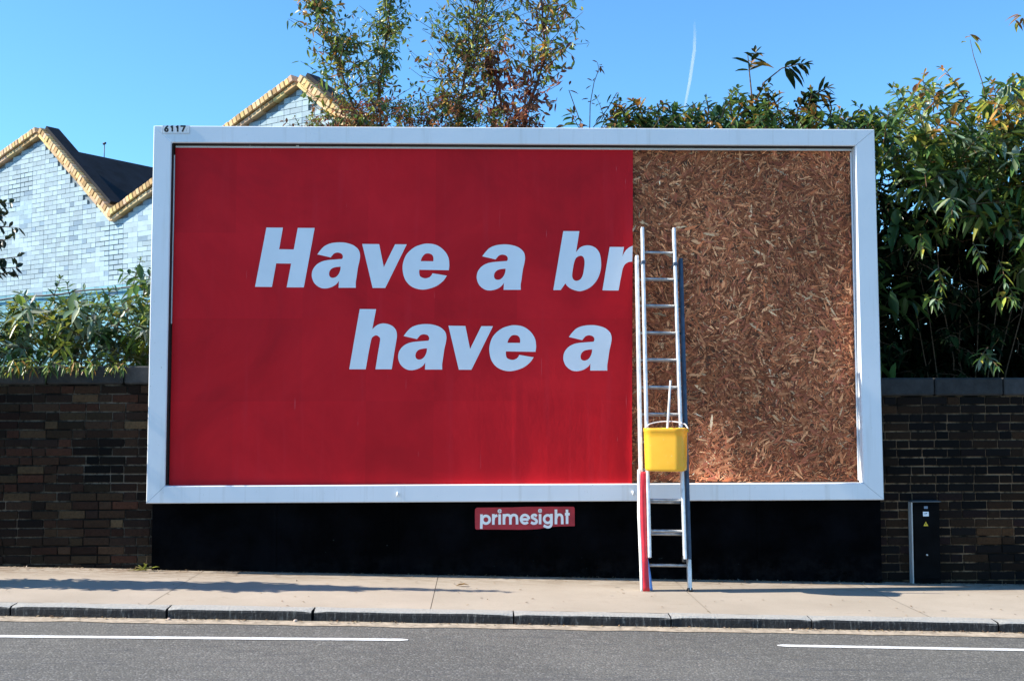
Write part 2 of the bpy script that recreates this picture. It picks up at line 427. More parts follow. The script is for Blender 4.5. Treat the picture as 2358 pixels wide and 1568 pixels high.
def rail(name, quad):   # quad: outer a,b then inner c,d in (s,t); front face at 0, with a small outer lip
    mb = MB(); a, b, c, d = [Vector((q[0], q[1])) for q in quad]
    def lay(n, k): 
        m = (a+b+c+d)/4
        return [B(p.x, p.y, n) for p in k]
    lip = .010
    ai = a.lerp(d, lip/((a-d).length)); bi = b.lerp(c, lip/((b-c).length)); di = d.lerp(a, lip/((a-d).length)); ci = c.lerp(b, lip/((b-c).length))
    rings = [[B(a.x,a.y,-DEP), B(b.x,b.y,-DEP)], [B(a.x,a.y,-.008), B(b.x,b.y,-.008)], [B(ai.x,ai.y,.004), B(bi.x,bi.y,.004)],
             [B(di.x,di.y,.004), B(ci.x,ci.y,.004)], [B(d.x,d.y,-.006), B(c.x,c.y,-.006)], [B(d.x,d.y,-DEP), B(c.x,c.y,-DEP)]]
    V = [p for r in rings for p in r]
    fs = [[2*i, 2*i+1, 2*i+3, 2*i+2] for i in range(5)] + [[10, 11, 1, 0], [0, 2, 4, 6, 8, 10], [11, 9, 7, 5, 3, 1]]
    mb.add(V, fs); o = mb.build(name, FRAME, bb)
    bm = bmesh.new(); bm.from_mesh(o.data); bmesh.ops.recalc_face_normals(bm, faces=bm.faces); bm.to_mesh(o.data); bm.free()
    return o
e = .0016
rail('frame_rail', [(e, BHl), (BW-e, BHl), (s1-e, t1), (s0+e, t1)])
rail('frame_rail', [(BW, BHl-e), (BW, e), (s1, t0+e), (s1, t1-e)])
rail('frame_rail', [(BW-e, 0), (e, 0), (s0+e, t0), (s1-e, t0)])
rail('frame_rail', [(0, e), (0, BHl-e), (s0, t1-e), (s0, t0+e)])
# chipboard: base sheet plus thousands of pressed strands
BN = -.095
seam_s = st(1456, 730, BN)[0]
cm = MB(); cm.add([B(s0-.02, t0-.02, BN-.012), B(s1+.02, t0-.02, BN-.012), B(s1+.02, t1+.02, BN-.012), B(s0-.02, t1+.02, BN-.012)], [(0,1,2,3)], (.13, .055, .030))
random.seed(5)
pal = [(.20,.085,.048), (.155,.062,.035), (.115,.043,.024), (.25,.12,.072), (.19,.07,.038), (.33,.19,.12), (.08,.030,.018), (.17,.065,.045), (.145,.05,.035)]
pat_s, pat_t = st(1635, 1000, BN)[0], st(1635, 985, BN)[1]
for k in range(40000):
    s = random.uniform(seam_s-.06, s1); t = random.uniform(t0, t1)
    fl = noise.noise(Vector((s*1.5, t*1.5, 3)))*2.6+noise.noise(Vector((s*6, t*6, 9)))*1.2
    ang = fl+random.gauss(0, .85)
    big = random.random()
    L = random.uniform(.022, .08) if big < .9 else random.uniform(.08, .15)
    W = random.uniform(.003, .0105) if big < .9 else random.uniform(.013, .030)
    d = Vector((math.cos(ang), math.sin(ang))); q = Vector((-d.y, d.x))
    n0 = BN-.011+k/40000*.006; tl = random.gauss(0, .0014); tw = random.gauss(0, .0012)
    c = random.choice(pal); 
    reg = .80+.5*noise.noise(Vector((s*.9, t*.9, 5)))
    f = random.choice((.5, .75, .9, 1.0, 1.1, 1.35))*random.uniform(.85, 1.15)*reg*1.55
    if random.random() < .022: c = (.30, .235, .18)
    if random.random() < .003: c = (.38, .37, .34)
    lit_patch = 1+.95*math.exp(-((s-pat_s)/.20)**2)*(1 if t < pat_t else math.exp(-((t-pat_t)/.10)**2))*(1 if abs(s-pat_s) < .19 else 0)  # reflected light right of the bucket, painted as lighter strands
    c = (c[0]*f*2.30*lit_patch, c[1]*f*1.72*lit_patch, c[2]*f*1.18*lit_patch)
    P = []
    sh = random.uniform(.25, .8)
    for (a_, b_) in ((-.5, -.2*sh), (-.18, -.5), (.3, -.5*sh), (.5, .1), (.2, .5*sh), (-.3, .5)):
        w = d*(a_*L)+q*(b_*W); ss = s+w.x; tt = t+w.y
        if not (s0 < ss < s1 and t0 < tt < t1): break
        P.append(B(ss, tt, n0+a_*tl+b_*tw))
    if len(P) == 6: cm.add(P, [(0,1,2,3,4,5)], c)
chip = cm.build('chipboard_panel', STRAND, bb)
# red poster, slightly rippled sheet
def wav(s, t):
    return .0075*noise.noise(Vector((s*1.3, t*1.7, 0)))+.0030*noise.noise(Vector((s*4.2, t*2.0, 4)))
PN = BN+.018
seam_top = st(1457.5, 350, PN)[0]; seam_bot = st(1455, 1113, PN)[0]
pt = st(1000, 343.5, PN)[1]; pb = t0-.0; pl = s0+.016
mb = MB(); nx, ny = 150, 90; V = []
fold = st(900, 731, PN)[1]; seams = [st(692, 700, PN)[0], st(1188, 700, PN)[0]]
for j in range(ny+1):
    for i in range(nx+1):
        t = pb+(pt-pb)*j/ny; f = (t-pb)/(pt-pb)
        rr = seam_bot+(seam_top-seam_bot)*f + .003*noise.noise(Vector((t*9, 1, 1)))
        s = pl+(rr-pl)*i/nx
        z = wav(s, t)+.0045*math.exp(-((t-fold)/.014)**2)+sum(.0025*math.exp(-((s-q_)/.012)**2) for q_ in seams)
        if i == nx: z += .003+.005*max(0, noise.noise(Vector((t*4, 3, 2))))
        V.append(B(s, t, PN+z))
rs = random.Random(17); tone = {}
sx_ = [st(u_, 700, PN)[0] for u_ in (540, 692, 845, 1000, 1188, 1330)]; sy_ = [st(900, v_, PN)[1] for v_ in (731, 540, 925)]
for j in range(ny):
    for i in range(nx):
        t = pb+(pt-pb)*(j+.5)/ny; q_ = pl+(seam_bot-pl)*(i+.5)/nx
        key = (sum(q_ > k_ for k_ in sx_), sum(t > k_ for k_ in sy_))
        if key not in tone: tone[key] = rs.uniform(.93, 1.05)
        f = tone[key]; a_ = j*(nx+1)+i
        mb.f.append([a_, a_+1, a_+nx+2, a_+nx+1]); mb.c.append((f, f, f)); mb.sm.append(True)
mb.v += [tuple(p) for p in V]
poster = mb.build('poster', POSTER, bb)
# white battens along the top and left of the sheet
mb = MB()
tb1 = st(1000, 341, BN+.022)[1]; mb.box(B((pl+s1)/2, tb1, BN+.014), (s1-pl-.004, .016, .018), (S, T, NN))
mb.build('top_batten', FRAME, bb)
mb = MB(); mb.box(B(s0+.0075, t0+(t1-t0)*.72, BN+.012), (.010, (t1-t0)*.50, .014), (S, T, NN)); mb.build('side_batten', FRAME, bb)
mb = MB(); mb.box(B(s1-.012, (t0+t1)/2-.01, BN+.010), (.012, t1-t0-.06, .012), (S, T, NN)); mb.build('side_batten', FRAME, bb)
mb = MB(); mb.box(B((s0+s1)/2, t1-.0025, -.050), (s1-s0-.012, .003, .080), (S, T, NN)); mb.build('reveal_shade', RUBBER, bb)  # black strip gives the top reveal its shade by colour
mb = MB(); mb.box(B(s0+.0025, (t0+t1)/2, -.050), (.003, t1-t0-.012, .080), (S, T, NN)); mb.build('reveal_shade', RUBBER, bb)  # left reveal's shade, likewise a black strip
# dark strip painting the shadow in the gap under the top rail
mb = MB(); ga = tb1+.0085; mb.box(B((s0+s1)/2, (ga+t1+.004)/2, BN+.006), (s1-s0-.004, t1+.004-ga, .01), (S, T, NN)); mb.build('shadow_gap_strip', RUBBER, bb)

def smooth_outline(pts, k=9):
    """pts (x, y, corner) -> dense closed polyline (Catmull-Rom, broken at corners)"""
    out = []; n = len(pts)
    for i in range(n):
        p0, p1, p2, p3 = pts[i-1], pts[i], pts[(i+1) % n], pts[(i+2) % n]
        a = Vector(p1[:2]); b = Vector(p2[:2])
        if p1[2] and p2[2]: out.append(a); continue
        ta = (b-a) if p1[2] else (b-Vector(p0[:2]))/2
        tb = (b-a) if p2[2] else (Vector(p3[:2])-a)/2
        la = (b-a).length
        if ta.length > la*1.2: ta = ta.normalized()*la*1.2
        if tb.length > la*1.2: tb = tb.normalized()*la*1.2
        for j in range(k):
            t = j/k; h = t*t*(3-2*t)
            out.append(a*(2*t**3-3*t**2+1)+ta*(t**3-2*t**2+t)+b*(-2*t**3+3*t**2)+tb*(t**3-t**2))
    return out
def P_(s):  # "x,y" corner ; "x,y~" smooth
    r = []
    for w in s.split():
        c = 0 if w.endswith('~') else 1
        x, y = w.rstrip('~').split(','); r.append((float(x), float(y), c))
    return r
G = {}
G['H'] = ((740,650,6.935), ["325,155 663,158 585,600 885,603 967,163 1313,165 1090,1380 740,1378 830,893 525,888 438,1370 92,1368"])
G['a'] = ((1390,700,9.222), ["315,530 400,415~ 520,300~ 690,230~ 900,205~ 1100,220~ 1300,285~ 1440,410~ 1480,560~ 1460,720~ 1420,900~ 1380,1180~ 1362,1300~ 1365,1440 895,1440 905,1250 840,1335~ 720,1415~ 540,1458~ 380,1430~ 240,1320~ 175,1180~ 165,1060~ 200,930~ 300,805~ 440,725~ 600,688~ 800,670~ 985,656 1006,625~ 1005,560~ 960,505~ 860,482~ 770,510~ 710,575~ 680,615",
     "950,865 940,960~ 900,1060~ 830,1140~ 740,1170~ 660,1140~ 635,1060~ 660,970~ 730,905~ 840,875~"])
G['v'] = ((1060,700,8.4214), ["82,177 505,183 620,755 900,187 1190,187 655,1270 340,1268"])
G['e'] = ((1060,700,8.4214), ["2235,830 1500,818 1500,905~ 1530,985~ 1640,1030~ 1740,1010~ 1800,960~ 1830,905 2188,965 2090,1100~ 1900,1235~ 1600,1310~ 1330,1245~ 1160,1080~ 1090,850~ 1100,640~ 1190,430~ 1370,265~ 1560,190~ 1720,168~ 1930,205~ 2110,330~ 2220,500~ 2248,680~",
     "1535,605 1570,510~ 1640,430~ 1730,412~ 1810,440~ 1850,510~ 1852,608"])
G['b'] = ((1620,670,7.8385), ["340,102 712,105 635,590 740,475~ 900,432~ 1070,480~ 1180,620~ 1215,850~ 1190,1060~ 1100,1260~ 950,1410~ 740,1490~ 550,1450~ 440,1380~ 388,1310 280,1465 108,1465",
     "735,672~ 800,700~ 832,800~ 820,960~ 790,1120~ 730,1220~ 640,1252~ 570,1215~ 545,1130~ 560,990~ 590,830~ 640,720~"])
G['r'] = ((1620,670,7.8385), ["1412,468 1742,472 1705,685 1770,570~ 1850,490~ 1944,442 1935,808 1850,820~ 1770,870~ 1715,970~ 1690,1090~ 1655,1270~ 1620,1475 1245,1472"])
G['h'] = ((1010,900,7.1455), ["375,92 720,95 640,515 750,425~ 880,395~ 1030,430~ 1130,520~ 1160,640~ 1140,800~ 1100,1030~ 1050,1360 705,1360 770,960~ 803,760~ 795,690~ 720,645~ 640,690~ 610,770~ 560,1020~ 500,1360 152,1360"])
K = 3024/2358
def glyph(ch, dx=0, dy=0):
    (ox, oy, sc), loops = G[ch]
    cu = bpy.data.curves.new('glyph', 'CURVE'); cu.dimensions = '2D'; cu.fill_mode = 'FRONT'
    for lp in loops:
        pts = smooth_outline(P_(lp))
        sp = cu.splines.new('POLY'); sp.points.add(len(pts)-1); sp.use_cyclic_u = True
        for q, p in zip(sp.points, pts):
            s, t = st((ox+p.x/sc+dx)/K, (oy+p.y/sc+dy)/K, PN)
            q.co = (s, t, 0, 1)
    ob = bpy.data.objects.new('glyph', cu); col.objects.link(ob)
    dg = bpy.context.evaluated_depsgraph_get(); dg.update()
    me = bpy.data.meshes.new_from_object(ob.evaluated_get(dg)); bpy.data.objects.remove(ob); bpy.data.curves.remove(cu)
    bm = bmesh.new(); bm.from_mesh(me)
    bmesh.ops.remove_doubles(bm, verts=bm.verts, dist=1e-5); bmesh.ops.triangulate(bm, faces=bm.faces)
    for _ in range(2): bmesh.ops.subdivide_edges(bm, edges=[x for x in bm.edges if x.calc_length() > .08], cuts=1, use_grid_fill=False); bmesh.ops.triangulate(bm, faces=bm.faces)
    bm.verts.index_update(); bm.normal_update()
    mb = MB()
    V = [B(v.co.x, v.co.y, PN+wav(v.co.x, v.co.y)+.0040) for v in bm.verts]
    Fs = []
    for f in bm.faces:
        ix = [v.index for v in f.verts]
        n = (V[ix[1]]-V[ix[0]]).cross(V[ix[2]]-V[ix[0]])
        Fs.append(ix if n.dot(NN) > 0 else ix[::-1])
    bm.free(); bpy.data.meshes.remove(me)
    mb.add(V, Fs, smooth=False); o = mb.build('letter', LETTER, None)
    o.parent = poster; o.matrix_parent_inverse = poster.matrix_basis.inverted()
    pw = poster.matrix_parent_inverse
    o.matrix_parent_inverse = (Matrix.Translation(bb.location) @ poster.matrix_parent_inverse).inverted()
    return o
for ch, dx, dy in (('H',0,0), ('a',-487,-6), ('v',0,0), ('e',0,0), ('a',0,0), ('b',0,0), ('r',0,0),
                   ('h',0,0), ('a',-232,235), ('v',254.5,241), ('e',256,240.5), ('a',255.5,238)):
    glyph(ch, dx, dy)
# folded paper scraps at the poster's top edge and two pegs in the bottom rail
for (u, v) in ((916, 1135), (1457, 1132)):
    s, t = st(u, v); mb = MB()
    mb.tube([B(s, t, -.01), B(s, t, .018), B(s, t-.006, .030), B(s, t-.030, .032)], [.010, .010, .010, .007], 8); mb.build('peg', WHITEPL, bb)
for (u, v, w, h) in ((878/K, 431/K, .030, .026), (738/K, 429/K, .014, .012)):
    s, t = st(u, v, PN); mb = MB(); prism(mb, [B(s-w, t+h, PN+.024), B(s+w*.6, t+h, PN+.024), B(s+w*.6, t-h*1.1, PN+.020), B(s-w*.3, t-h*.2, PN+.018)], NN*.002)
    mb.build('torn_paper', WHITE_SHEET, bb)
# black apron panel under the board, reaching the pavement
AY = WALL_Y-.07
aL = atY(350, 1240, AY).x; aR = atY(2029, 1240, AY).x
mb = MB()
prism(mb, [Vector((aL, AY, gz(aL)-.02)), Vector((aR, AY, gz(aR)-.02)), Vector((aR, AY, 1.0)), Vector((aL, AY, 1.0))], Vector((0, .05, 0)))
apron = mb.build('apron_panel', BLACKP, bb)
for s_ in (.165, .33, .50, .66, .83):
    xx = aL+(aR-aL)*s_; mb = MB(); mb.box((xx, AY-.0035, (gz(xx)+.67)/2), (.035, .007, .67-gz(xx)-.02)); mb.build('cover_strip', BLACKP, bb)

# --- stroke lettering for the name plate and the number plate
def strokes(paths, conv, w, nrm, base, step, mat, name, parent, grand):
    mb = MB(); k = 0
    for ph in paths:
        pts = [Vector(p) for p in ph]
        for i in range(len(pts)):
            pass
        off = base+step*k; k += 1
        L = []; Rr = []
        for i, p in enumerate(pts):
            d = (pts[min(i+1, len(pts)-1)]-pts[max(i-1, 0)]).normalized(); q = Vector((-d.y, d.x))*w/2
            L.append(conv(p+q, off)); Rr.append(conv(p-q, off))
        n = len(pts)
        Fs = [[i, i+1, n+i+1, n+i] for i in range(n-1)]
        V = L+Rr
        t = (V[1]-V[0]).cross(V[n+1]-V[0])
        if t.dot(nrm) < 0: Fs = [f[::-1] for f in Fs]
        mb.add(V, Fs)
    o = mb.build(name, mat, None); o.parent = parent
    o.matrix_parent_inverse = (Matrix.Translation(grand.location) @ parent.matrix_parent_inverse).inverted()
    return o
def arc(cx, cy, rx, ry, a0, a1, n=20):
    return [(cx+rx*math.cos(R(a0+(a1-a0)*i/n)), cy-ry*math.sin(R(a0+(a1-a0)*i/n))) for i in range(n+1)]
def bez(pts, n=8):
    pp = [(p[0], p[1], 0) for p in pts]; pp[0] = (*pts[0], 1); pp[-1] = (*pts[-1], 1)
    o = smooth_outline(pp, n); 
    return [tuple(x) for x in o[:n*(len(pts)-1)]]+[pts[-1]]
plate_o = lambda x, y: ((1300+x/4.716)/K, (1420+y/4.716)/K)
PY = AY-.010
pts = smooth_outline(P_("510,370 1000,366 1200,358 1855,358~ 1872,378 1874,626 1560,636~ 1350,668~ 1100,676~ 760,674~ 505,674 487,655~ 485,400~"), 5)
mb = MB(); prism(mb, [atY(*plate_o(p.x, p.y), PY) for p in pts], Vector((0, .008, 0)))
npl = mb.build('name_plate', PLATE_RED, bb)
pr = [[(575,462),(572,664)], arc(637,537,52,53,0,360,28), [(740,458),(740,607)], bez([(742,540),(752,500),(795,474)]),
      [(828,460),(828,605)], arc(828,418,11,11,0,360,12),
      [(888,458),(888,605)], bez([(890,520),(905,482),(938,472),(968,485),(977,530),(978,605)]), bez([(980,520),(995,482),(1030,472),(1060,487),(1069,530),(1070,603)]),
      [(1130,533),(1232,533)], arc(1180,530,55,58,0,318,26),
      bez([(1345,488),(1315,470),(1283,482),(1283,508),(1312,526),(1340,548),(1335,580),(1300,590),(1264,574)]),
      [(1391,458),(1391,600)], arc(1391,413,11,11,0,360,12),
      arc(1497,528,50,53,0,360,28), bez([(1549,455),(1550,540),(1548,600),(1530,632),(1490,640),(1440,618)]),
      [(1612,394),(1612,600)], bez([(1614,520),(1628,480),(1660,467),(1690,482),(1699,525),(1700,600)]),
      [(1765,395),(1767,596)], [(1736,462),(1804,460)]]
strokes(pr, lambda p, o: atY(*plate_o(p.x, p.y), PY-o), 37, Vector((0,-1,0)), .002, .00025, LETTER, 'lettering', npl, bb)
num_o = lambda x, y: ((400+x/3.93)/K, (340+y/3.93)/K)
def numP(p, o):
    u, v = num_o(p[0], p[1]); s, t = st(u, v, .004); return B(s, t, .004+o)
mb = MB(); prism(mb, [numP(p, .001) for p in ((322,124),(628,124),(630,214),(312,216))], NN*.003)
plt = mb.build('number_plate', WHITE_SHEET, bb)
strokes([bez([(380,128),(358,148),(344,172),(348,190)]), arc(362,176,16,17,0,360,18), [(430,124),(430,196)], bez([(412,146),(420,140),(430,128)]),
         [(492,124),(492,198)], bez([(474,146),(482,140),(492,128)]), [(524,132),(584,132)], [(576,130),(545,198)]],
        lambda p, o: numP(p, o), 19, NN, .0055, .0002, RUBBER, 'lettering', plt, bb)
strokes([[(312,217),(632,215)], [(312,216),(322,124)], [(629,124),(631,214)], [(604,156),(590,192)]], lambda p, o: numP(p, o), 4, NN, .0052, .0002, GALV, 'border_line', plt, bb)

# ------------------------------------------------------------------ brick garden walls
def brick_wall(name, x0, x1, ztop, label, palette, mort, seed, sooty):
    w = empty(name, ((x0+x1)/2, WALL_Y, gz((x0+x1)/2)), label, 'wall')
    rnd = random.Random(seed)
    ch = .0785; bl = .232
    zb = min(gz(x0), gz(x1))-.05
    mb = MB(); mb.box(((x0+x1)/2, WALL_Y+.16, (zb+ztop)/2), (x1-x0, .30, ztop-zb)); mb.build('mortar_core', mort, w)
    mb = MB(); nrow = int((ztop-zb)/ch)+1
    for r in range(nrow):
        z = ztop-.006-ch*(r+.5)
        x = x0-(r % 2)*bl*.5+rnd.uniform(-.01, .01)
        k = r
        while x < x1:
            L = bl if (k % 3) else bl*.5
            k += 1
            a = max(x, x0)+.004; b = min(x+L, x1)-.004
            x += L
            if b-a < .03: continue
            cx = (a+b)/2
            s = noise.noise(Vector((cx*1.25+seed, z*1.5, seed)))+.45*noise.noise(Vector((cx*4+seed, z*4, seed+3)))
            c = list(rnd.choice(palette))
            f = max(.10, .95+s*sooty*1.9)*rnd.uniform(.7, 1.25)
            if rnd.random() < .14: f *= .45
            c = [q*f*.72 for q in c]
            mb.box((cx, WALL_Y+.0165+rnd.uniform(-.0015, .003), z+rnd.uniform(-.002, .002)), (b-a-rnd.uniform(0, .004), .035, ch-.012-rnd.uniform(0, .003)), None, c, bevel=.0035)
    mb.build('brickwork', BRICK, w)
    x = x0
    while x < x1-.05:
        L = rnd.uniform(.60, .68); b = min(x+L, x1)
        mb = MB(); g = rnd.uniform(.7, 1.2)
        mb.box(((x+b)/2, WALL_Y+.15, ztop+.082), (b-x-.012, .37+rnd.uniform(-.004, .004), .160), None, (.040*g, .041*g, .042*g), bevel=.014)
        mb.build('coping_stone', STONE, w); x = b
    return w
zl = atY(170, 885, WALL_Y).z; zr = atY(2200, 911, WALL_Y).z
palL = [(.052,.027,.014), (.040,.019,.010), (.066,.038,.019), (.026,.014,.009), (.046,.021,.012), (.056,.030,.017), (.080,.050,.025), (.062,.024,.013)]
palR = [(.013,.007,.0045), (.008,.005,.004), (.022,.011,.005), (.006,.0045,.004), (.036,.017,.007), (.015,.007,.006)]
wl_ = brick_wall('brick_wall', -9.5, -.4, zl, 'old sooty brick wall with stone coping left of the billboard, below the leafy hedge', palL, MORTAR_D, 2, .9)
wr_ = brick_wall('brick_wall', -.39, 11.0, zr, 'old dark brick wall with stone coping right of the billboard, behind the black cabinet', palR, MORTAR, 9, .8)

# ------------------------------------------------------------------ factory building with saw-tooth gables
gd = Vector((math.cos(R(36)), -math.sin(R(36)), 0))        # along the gable wall, to the right and nearer
gb = Vector((math.sin(R(36)), math.cos(R(36)), 0))         # to the back
gn = -gb
g0 = atY(170, 600, 18.0)
def gp(u, v, off=0): return on_plane(u, v, g0+gn*off, gn)
def gtz(u, v):
    p = gp(u, v)-g0; return p.dot(gd), p.z+g0.z
def GP(t, z, off=0): 
    p = g0+gd*t+gn*off; return Vector((p.x, p.y, z))
prof = [gtz(-150, 500), gtz(-90, 448), gtz(97, 316), gtz(263, 512), gtz(692, 200), gtz(1060, 530)]
# lower line of the coping; make first tooth repeat the second one's rhythm
ground_z = gz(-6)-.3
bt0, bt1 = prof[0][0]-.8, prof[-1][0]
bld = empty('factory_building', GP((bt0+bt1)/2, ground_z), 'pale blue painted brick factory with saw tooth gables and yellow brick coping', 'building')
def top_at(t):
    for (a, za), (b, zb) in zip(prof, prof[1:]):
        if a <= t <= b: return za+(zb-za)*(t-a)/(b-a)
    return prof[0][1] if t < prof[0][0] else prof[-1][1]
mb = MB(); outl = [GP(bt0, ground_z, -.02), GP(bt1, ground_z, -.02)]+[GP(t, z, -.02) for t, z in reversed(prof)]+[GP(bt0, prof[0][1], -.02)]
prism(mb, outl, gb*.15, (.20, .24, .26)); mb.build('wall_core', GABLE, bld)
rnd = random.Random(21)
mb = MB(); ch = .0775; bl = .228
pipe_l = gtz(0, 690); pipe_r = gtz(345, 655)
def pipe_z(t): return pipe_l[1]+(pipe_r[1]-pipe_l[1])*(t-pipe_l[0])/(pipe_r[0]-pipe_l[0])
zmin = gtz(170, 880)[1]; zr_ = max(p[1] for p in prof)
tA, tB = bt0+.02, gtz(1000, 300)[0]
vx, vz = prof[3]; lx0, lz0 = gtz(40, 470)
r = 0; z = zmin
while z < zr_:
    t = tA-(r % 2)*bl*.5; k = r
    while t < tB:
        L = bl if (k+r) % 2 else bl*.5
        k += 1
        a, b = t+.004, t+L-.004; t += L
        m_ = (a+b)/2
        if z+ch*.75 > min(top_at(a), top_at(b)): continue
        if m_ > gtz(520, 600)[0] and z < gtz(690, 470)[1]: continue        # hidden by the billboard
        n1 = noise.noise(Vector((m_*.55, z*.55, 3))); n2 = noise.noise(Vector((m_*1.6, z*1.6, 7)))
        base = (.37, .48, .53) if z > pipe_z(m_) else (.20, .42, .50)
        f = rnd.uniform(.80, 1.10)+n1*.2
        g_ = max(0, n2)*.12
        c = (base[0]*f-g_*.4, base[1]*f-g_*.2, base[2]*f)
        if rnd.random() < .05: c = (.24*f, .34*f, .42*f)
        if n1 < -.35 and rnd.random() < .3: c = (c[0]*.75, c[1]*.8, c[2]*.85)
        thick = n1+.6*n2 > .22                                             # thickly painted patches sit flush
        deep = math.hypot((m_-vx)/.34, (z-vz+.42)/.5)+.5*n2 < 1 or math.hypot((m_-lx0)/.45, (z-lz0)/.5)+n2 < .8
        pro = rnd.uniform(.002, .006); gap = rnd.uniform(.012, .017) if deep else (.002 if thick else rnd.uniform(.005, .009))
        mb.box(GP(m_, z+ch/2, pro/2-.012), (b-a+.008-gap, pro+.025, ch-gap), (gd, gn, Vector((0,0,1))), c)
    z += ch; r += 1
mb.build('brickwork', GABLE, bld)
# missing mortar near the valley: dark open joints
# coping courses
mbu = MB()
def slope_course(pa, pb, lo, hi, blen, proj, gap, rr):
    a = Vector((pa[0], pa[1])); b = Vector((pb[0], pb[1])); d = (b-a); L = d.length; d /= L; q = Vector((-d.y, d.x))
    if q.y < 0: q = -q
    n = max(1, int(L/blen)); s = L/n
    ax_d = gd*d.x+Vector((0,0,d.y)); ax_q = gd*q.x+Vector((0,0,q.y))
    for i in range(n):
        m_ = a+d*(s*(i+.5))+q*((lo+hi)/2); f = rr.uniform(.75, 1.1)
        cc = (.76*f, .55*f*rr.uniform(.9, 1.04), .29*f*rr.uniform(.75, 1.15))
        if rr.random() < .22: cc = (.52*f, .33*f, .15*f)
        th = .17+proj
        jj = rr.uniform(-.006, .006)
        mbu.box(GP(m_.x, m_.y, (proj-.17)/2+jj), (s-gap, th, hi-lo-.006), (ax_d, gn, ax_q), cc, bevel=.006)
rr = random.Random(4)
for pa, pb in zip(prof[1:], prof[2:]):
    slope_course(pa, pb, -.005, .060, .225, .080, .008, rr)
    slope_course(pa, pb, .064, .165, .082, .115, .012, rr)
mbu.build('coping', COPE, bld)
# slate roof slopes behind the parapet
mb = MB(); BK = 9.0
for (a, b) in ((1, 2), (2, 3), (3, 4), (4, 5)):
    (ta, za), (tb, zb) = prof[a], prof[b]
    dz = .12 if a in (1, 2) else .2
    P = [GP(ta, za-dz, -.175), GP(tb, zb-dz, -.175), GP(tb, zb-dz, -BK), GP(ta, za-dz, -BK)]
    prism(mb, P, Vector((0,0,-.08)))
mb.build('roof', SLATE, bld)
# dark strips painting the shade on the parapet's right-facing tops, just above the coping
for (a, b) in ((2, 3), (4, 5)):
    A = Vector(prof[a]); Bq = Vector(prof[b]); d = (Bq-A).normalized(); q = Vector((-d.y, d.x)); q = q if q.y > 0 else -q
    A2 = A+q*.168+d*.02; B2 = Bq+q*.168-d*.25
    P = [GP(A2.x, A2.y, .03), GP(B2.x, B2.y, .03), GP(B2.x, B2.y, -.20), GP(A2.x, A2.y, -.20)]
    up = gd*q.x+Vector((0,0,q.y)); mb = MB(); prism(mb, P, up*.05); mb.build('parapet_shade', SLATE, bld)
mb = MB(); pth = []
for i in range(13):
    u = -60+i*40; v = 690-(35/345)*u
    pth.append(gp(u, v+2*math.sin(i*1.7), .05))
mb.tube(pth, .014, 8); mb.build('pipe', BLACKPIPE, bld)
# tv aerial on the slate ridge
ab = GP(prof[2][0], prof[2][1]-.12, -4.8); q = ray(240, 358)
base = CAM+q*((ab-CAM).dot(gn)/q.dot(gn))
ae = empty('roof_aerial', base, 'tiny thin aerial standing on the dark slate ridge against the sky', 'aerial')
sc_ = (base-CAM).length/F
mb = MB(); mb.tube([base-Vector((0,0,.35)), base+Vector((0,0,26*sc_))], .010, 6); mb.build('mast', BLACKPIPE, ae)
mb = MB(); tp = base+Vector((0,0,25*sc_)); mb.tube([tp-gd*.03, tp+gd*.045+Vector((0,0,.012))], [.03,.022], 8); mb.build('head', BLACKPIPE, ae)

# ------------------------------------------------------------------ ladder
foot = onG(1535, 1360); topc = atY(1517, 590, 9.955)
lu = (topc-foot).normalized()                                   # up along the ladder
lx = Vector((1, 0, 0)); lx = (lx-lu*lx.dot(lu)).normalized(); ln = lx.cross(lu); ln = -ln if ln.y > 0 else ln    # toward street
LL = (topc-foot).length
lad = empty('extension_ladder', foot, 'aluminium extension ladder leaning on the billboard at the edge of the red poster', 'ladder')
def LP(a, h, n=0): return foot+lx*a+lu*h+ln*n
def lh(u, v, n=0):
    p = on_plane(u, v, foot+ln*n, ln)-foot; return p.dot(lx), p.dot(lu)
def stile(x, h0, h1, n, w, d, m, name='stile'):
    mb = MB(); mb.box(LP(x, (h0+h1)/2, n), (w, h1-h0, d), (lx, lu, ln), bevel=.004)
    # channel flange lines
    mb.box(LP(x, (h0+h1)/2, n+d/2+.0035), (w*.34, h1-h0-.01, .006), (lx, lu, ln))
    return mb.build(name, m, lad)
xl_b = lh(1468, 620)[0]; xr_b = lh(1571, 700)[0]
bt = lh(1468, 590)[1]
wb = .197
stile(-wb, 0.005, bt, 0, .030, .062, ALU); stile(wb-.004, .26, bt-.02, 0, .034, .062, ALU_D); stile(wb-.004, 0.005, .259, 0, .030, .060, ALU)  # right stile above its foot coloured dark for its shaded side
FN = .066                                                        # fly section in front
f0 = lh(1492, 1284, FN)[1]; f1 = lh(1480, 525, FN)[1]
def fly_x(ub, ut):
    xb = lh(ub, 1284, FN); xt = lh(ut, 530, FN); return lambda h: xb[0]+(xt[0]-xb[0])*(h-xb[1])/(xt[1]-xb[1])
fxl = fly_x(1495.5, 1479); fxr = fly_x(1577, 1551.5)
def fly_stile(fx, h0, h1):
    A = LP(fx(h0), h0, FN); Bq = LP(fx(h1), h1, FN); d = (Bq-A).normalized(); xx = (lx-d*lx.dot(d)).normalized()
    mb = MB(); mb.box((A+Bq)/2, (.027, (Bq-A).length, .056), (xx, d, ln), bevel=.004)
    mb.box((A+Bq)/2+ln*.0315, (.010, (Bq-A).length-.01, .006), (xx, d, ln)); mb.build('stile', ALU, lad)
fly_stile(fxl, f0, f1); fly_stile(fxr, f0-.01, f1)
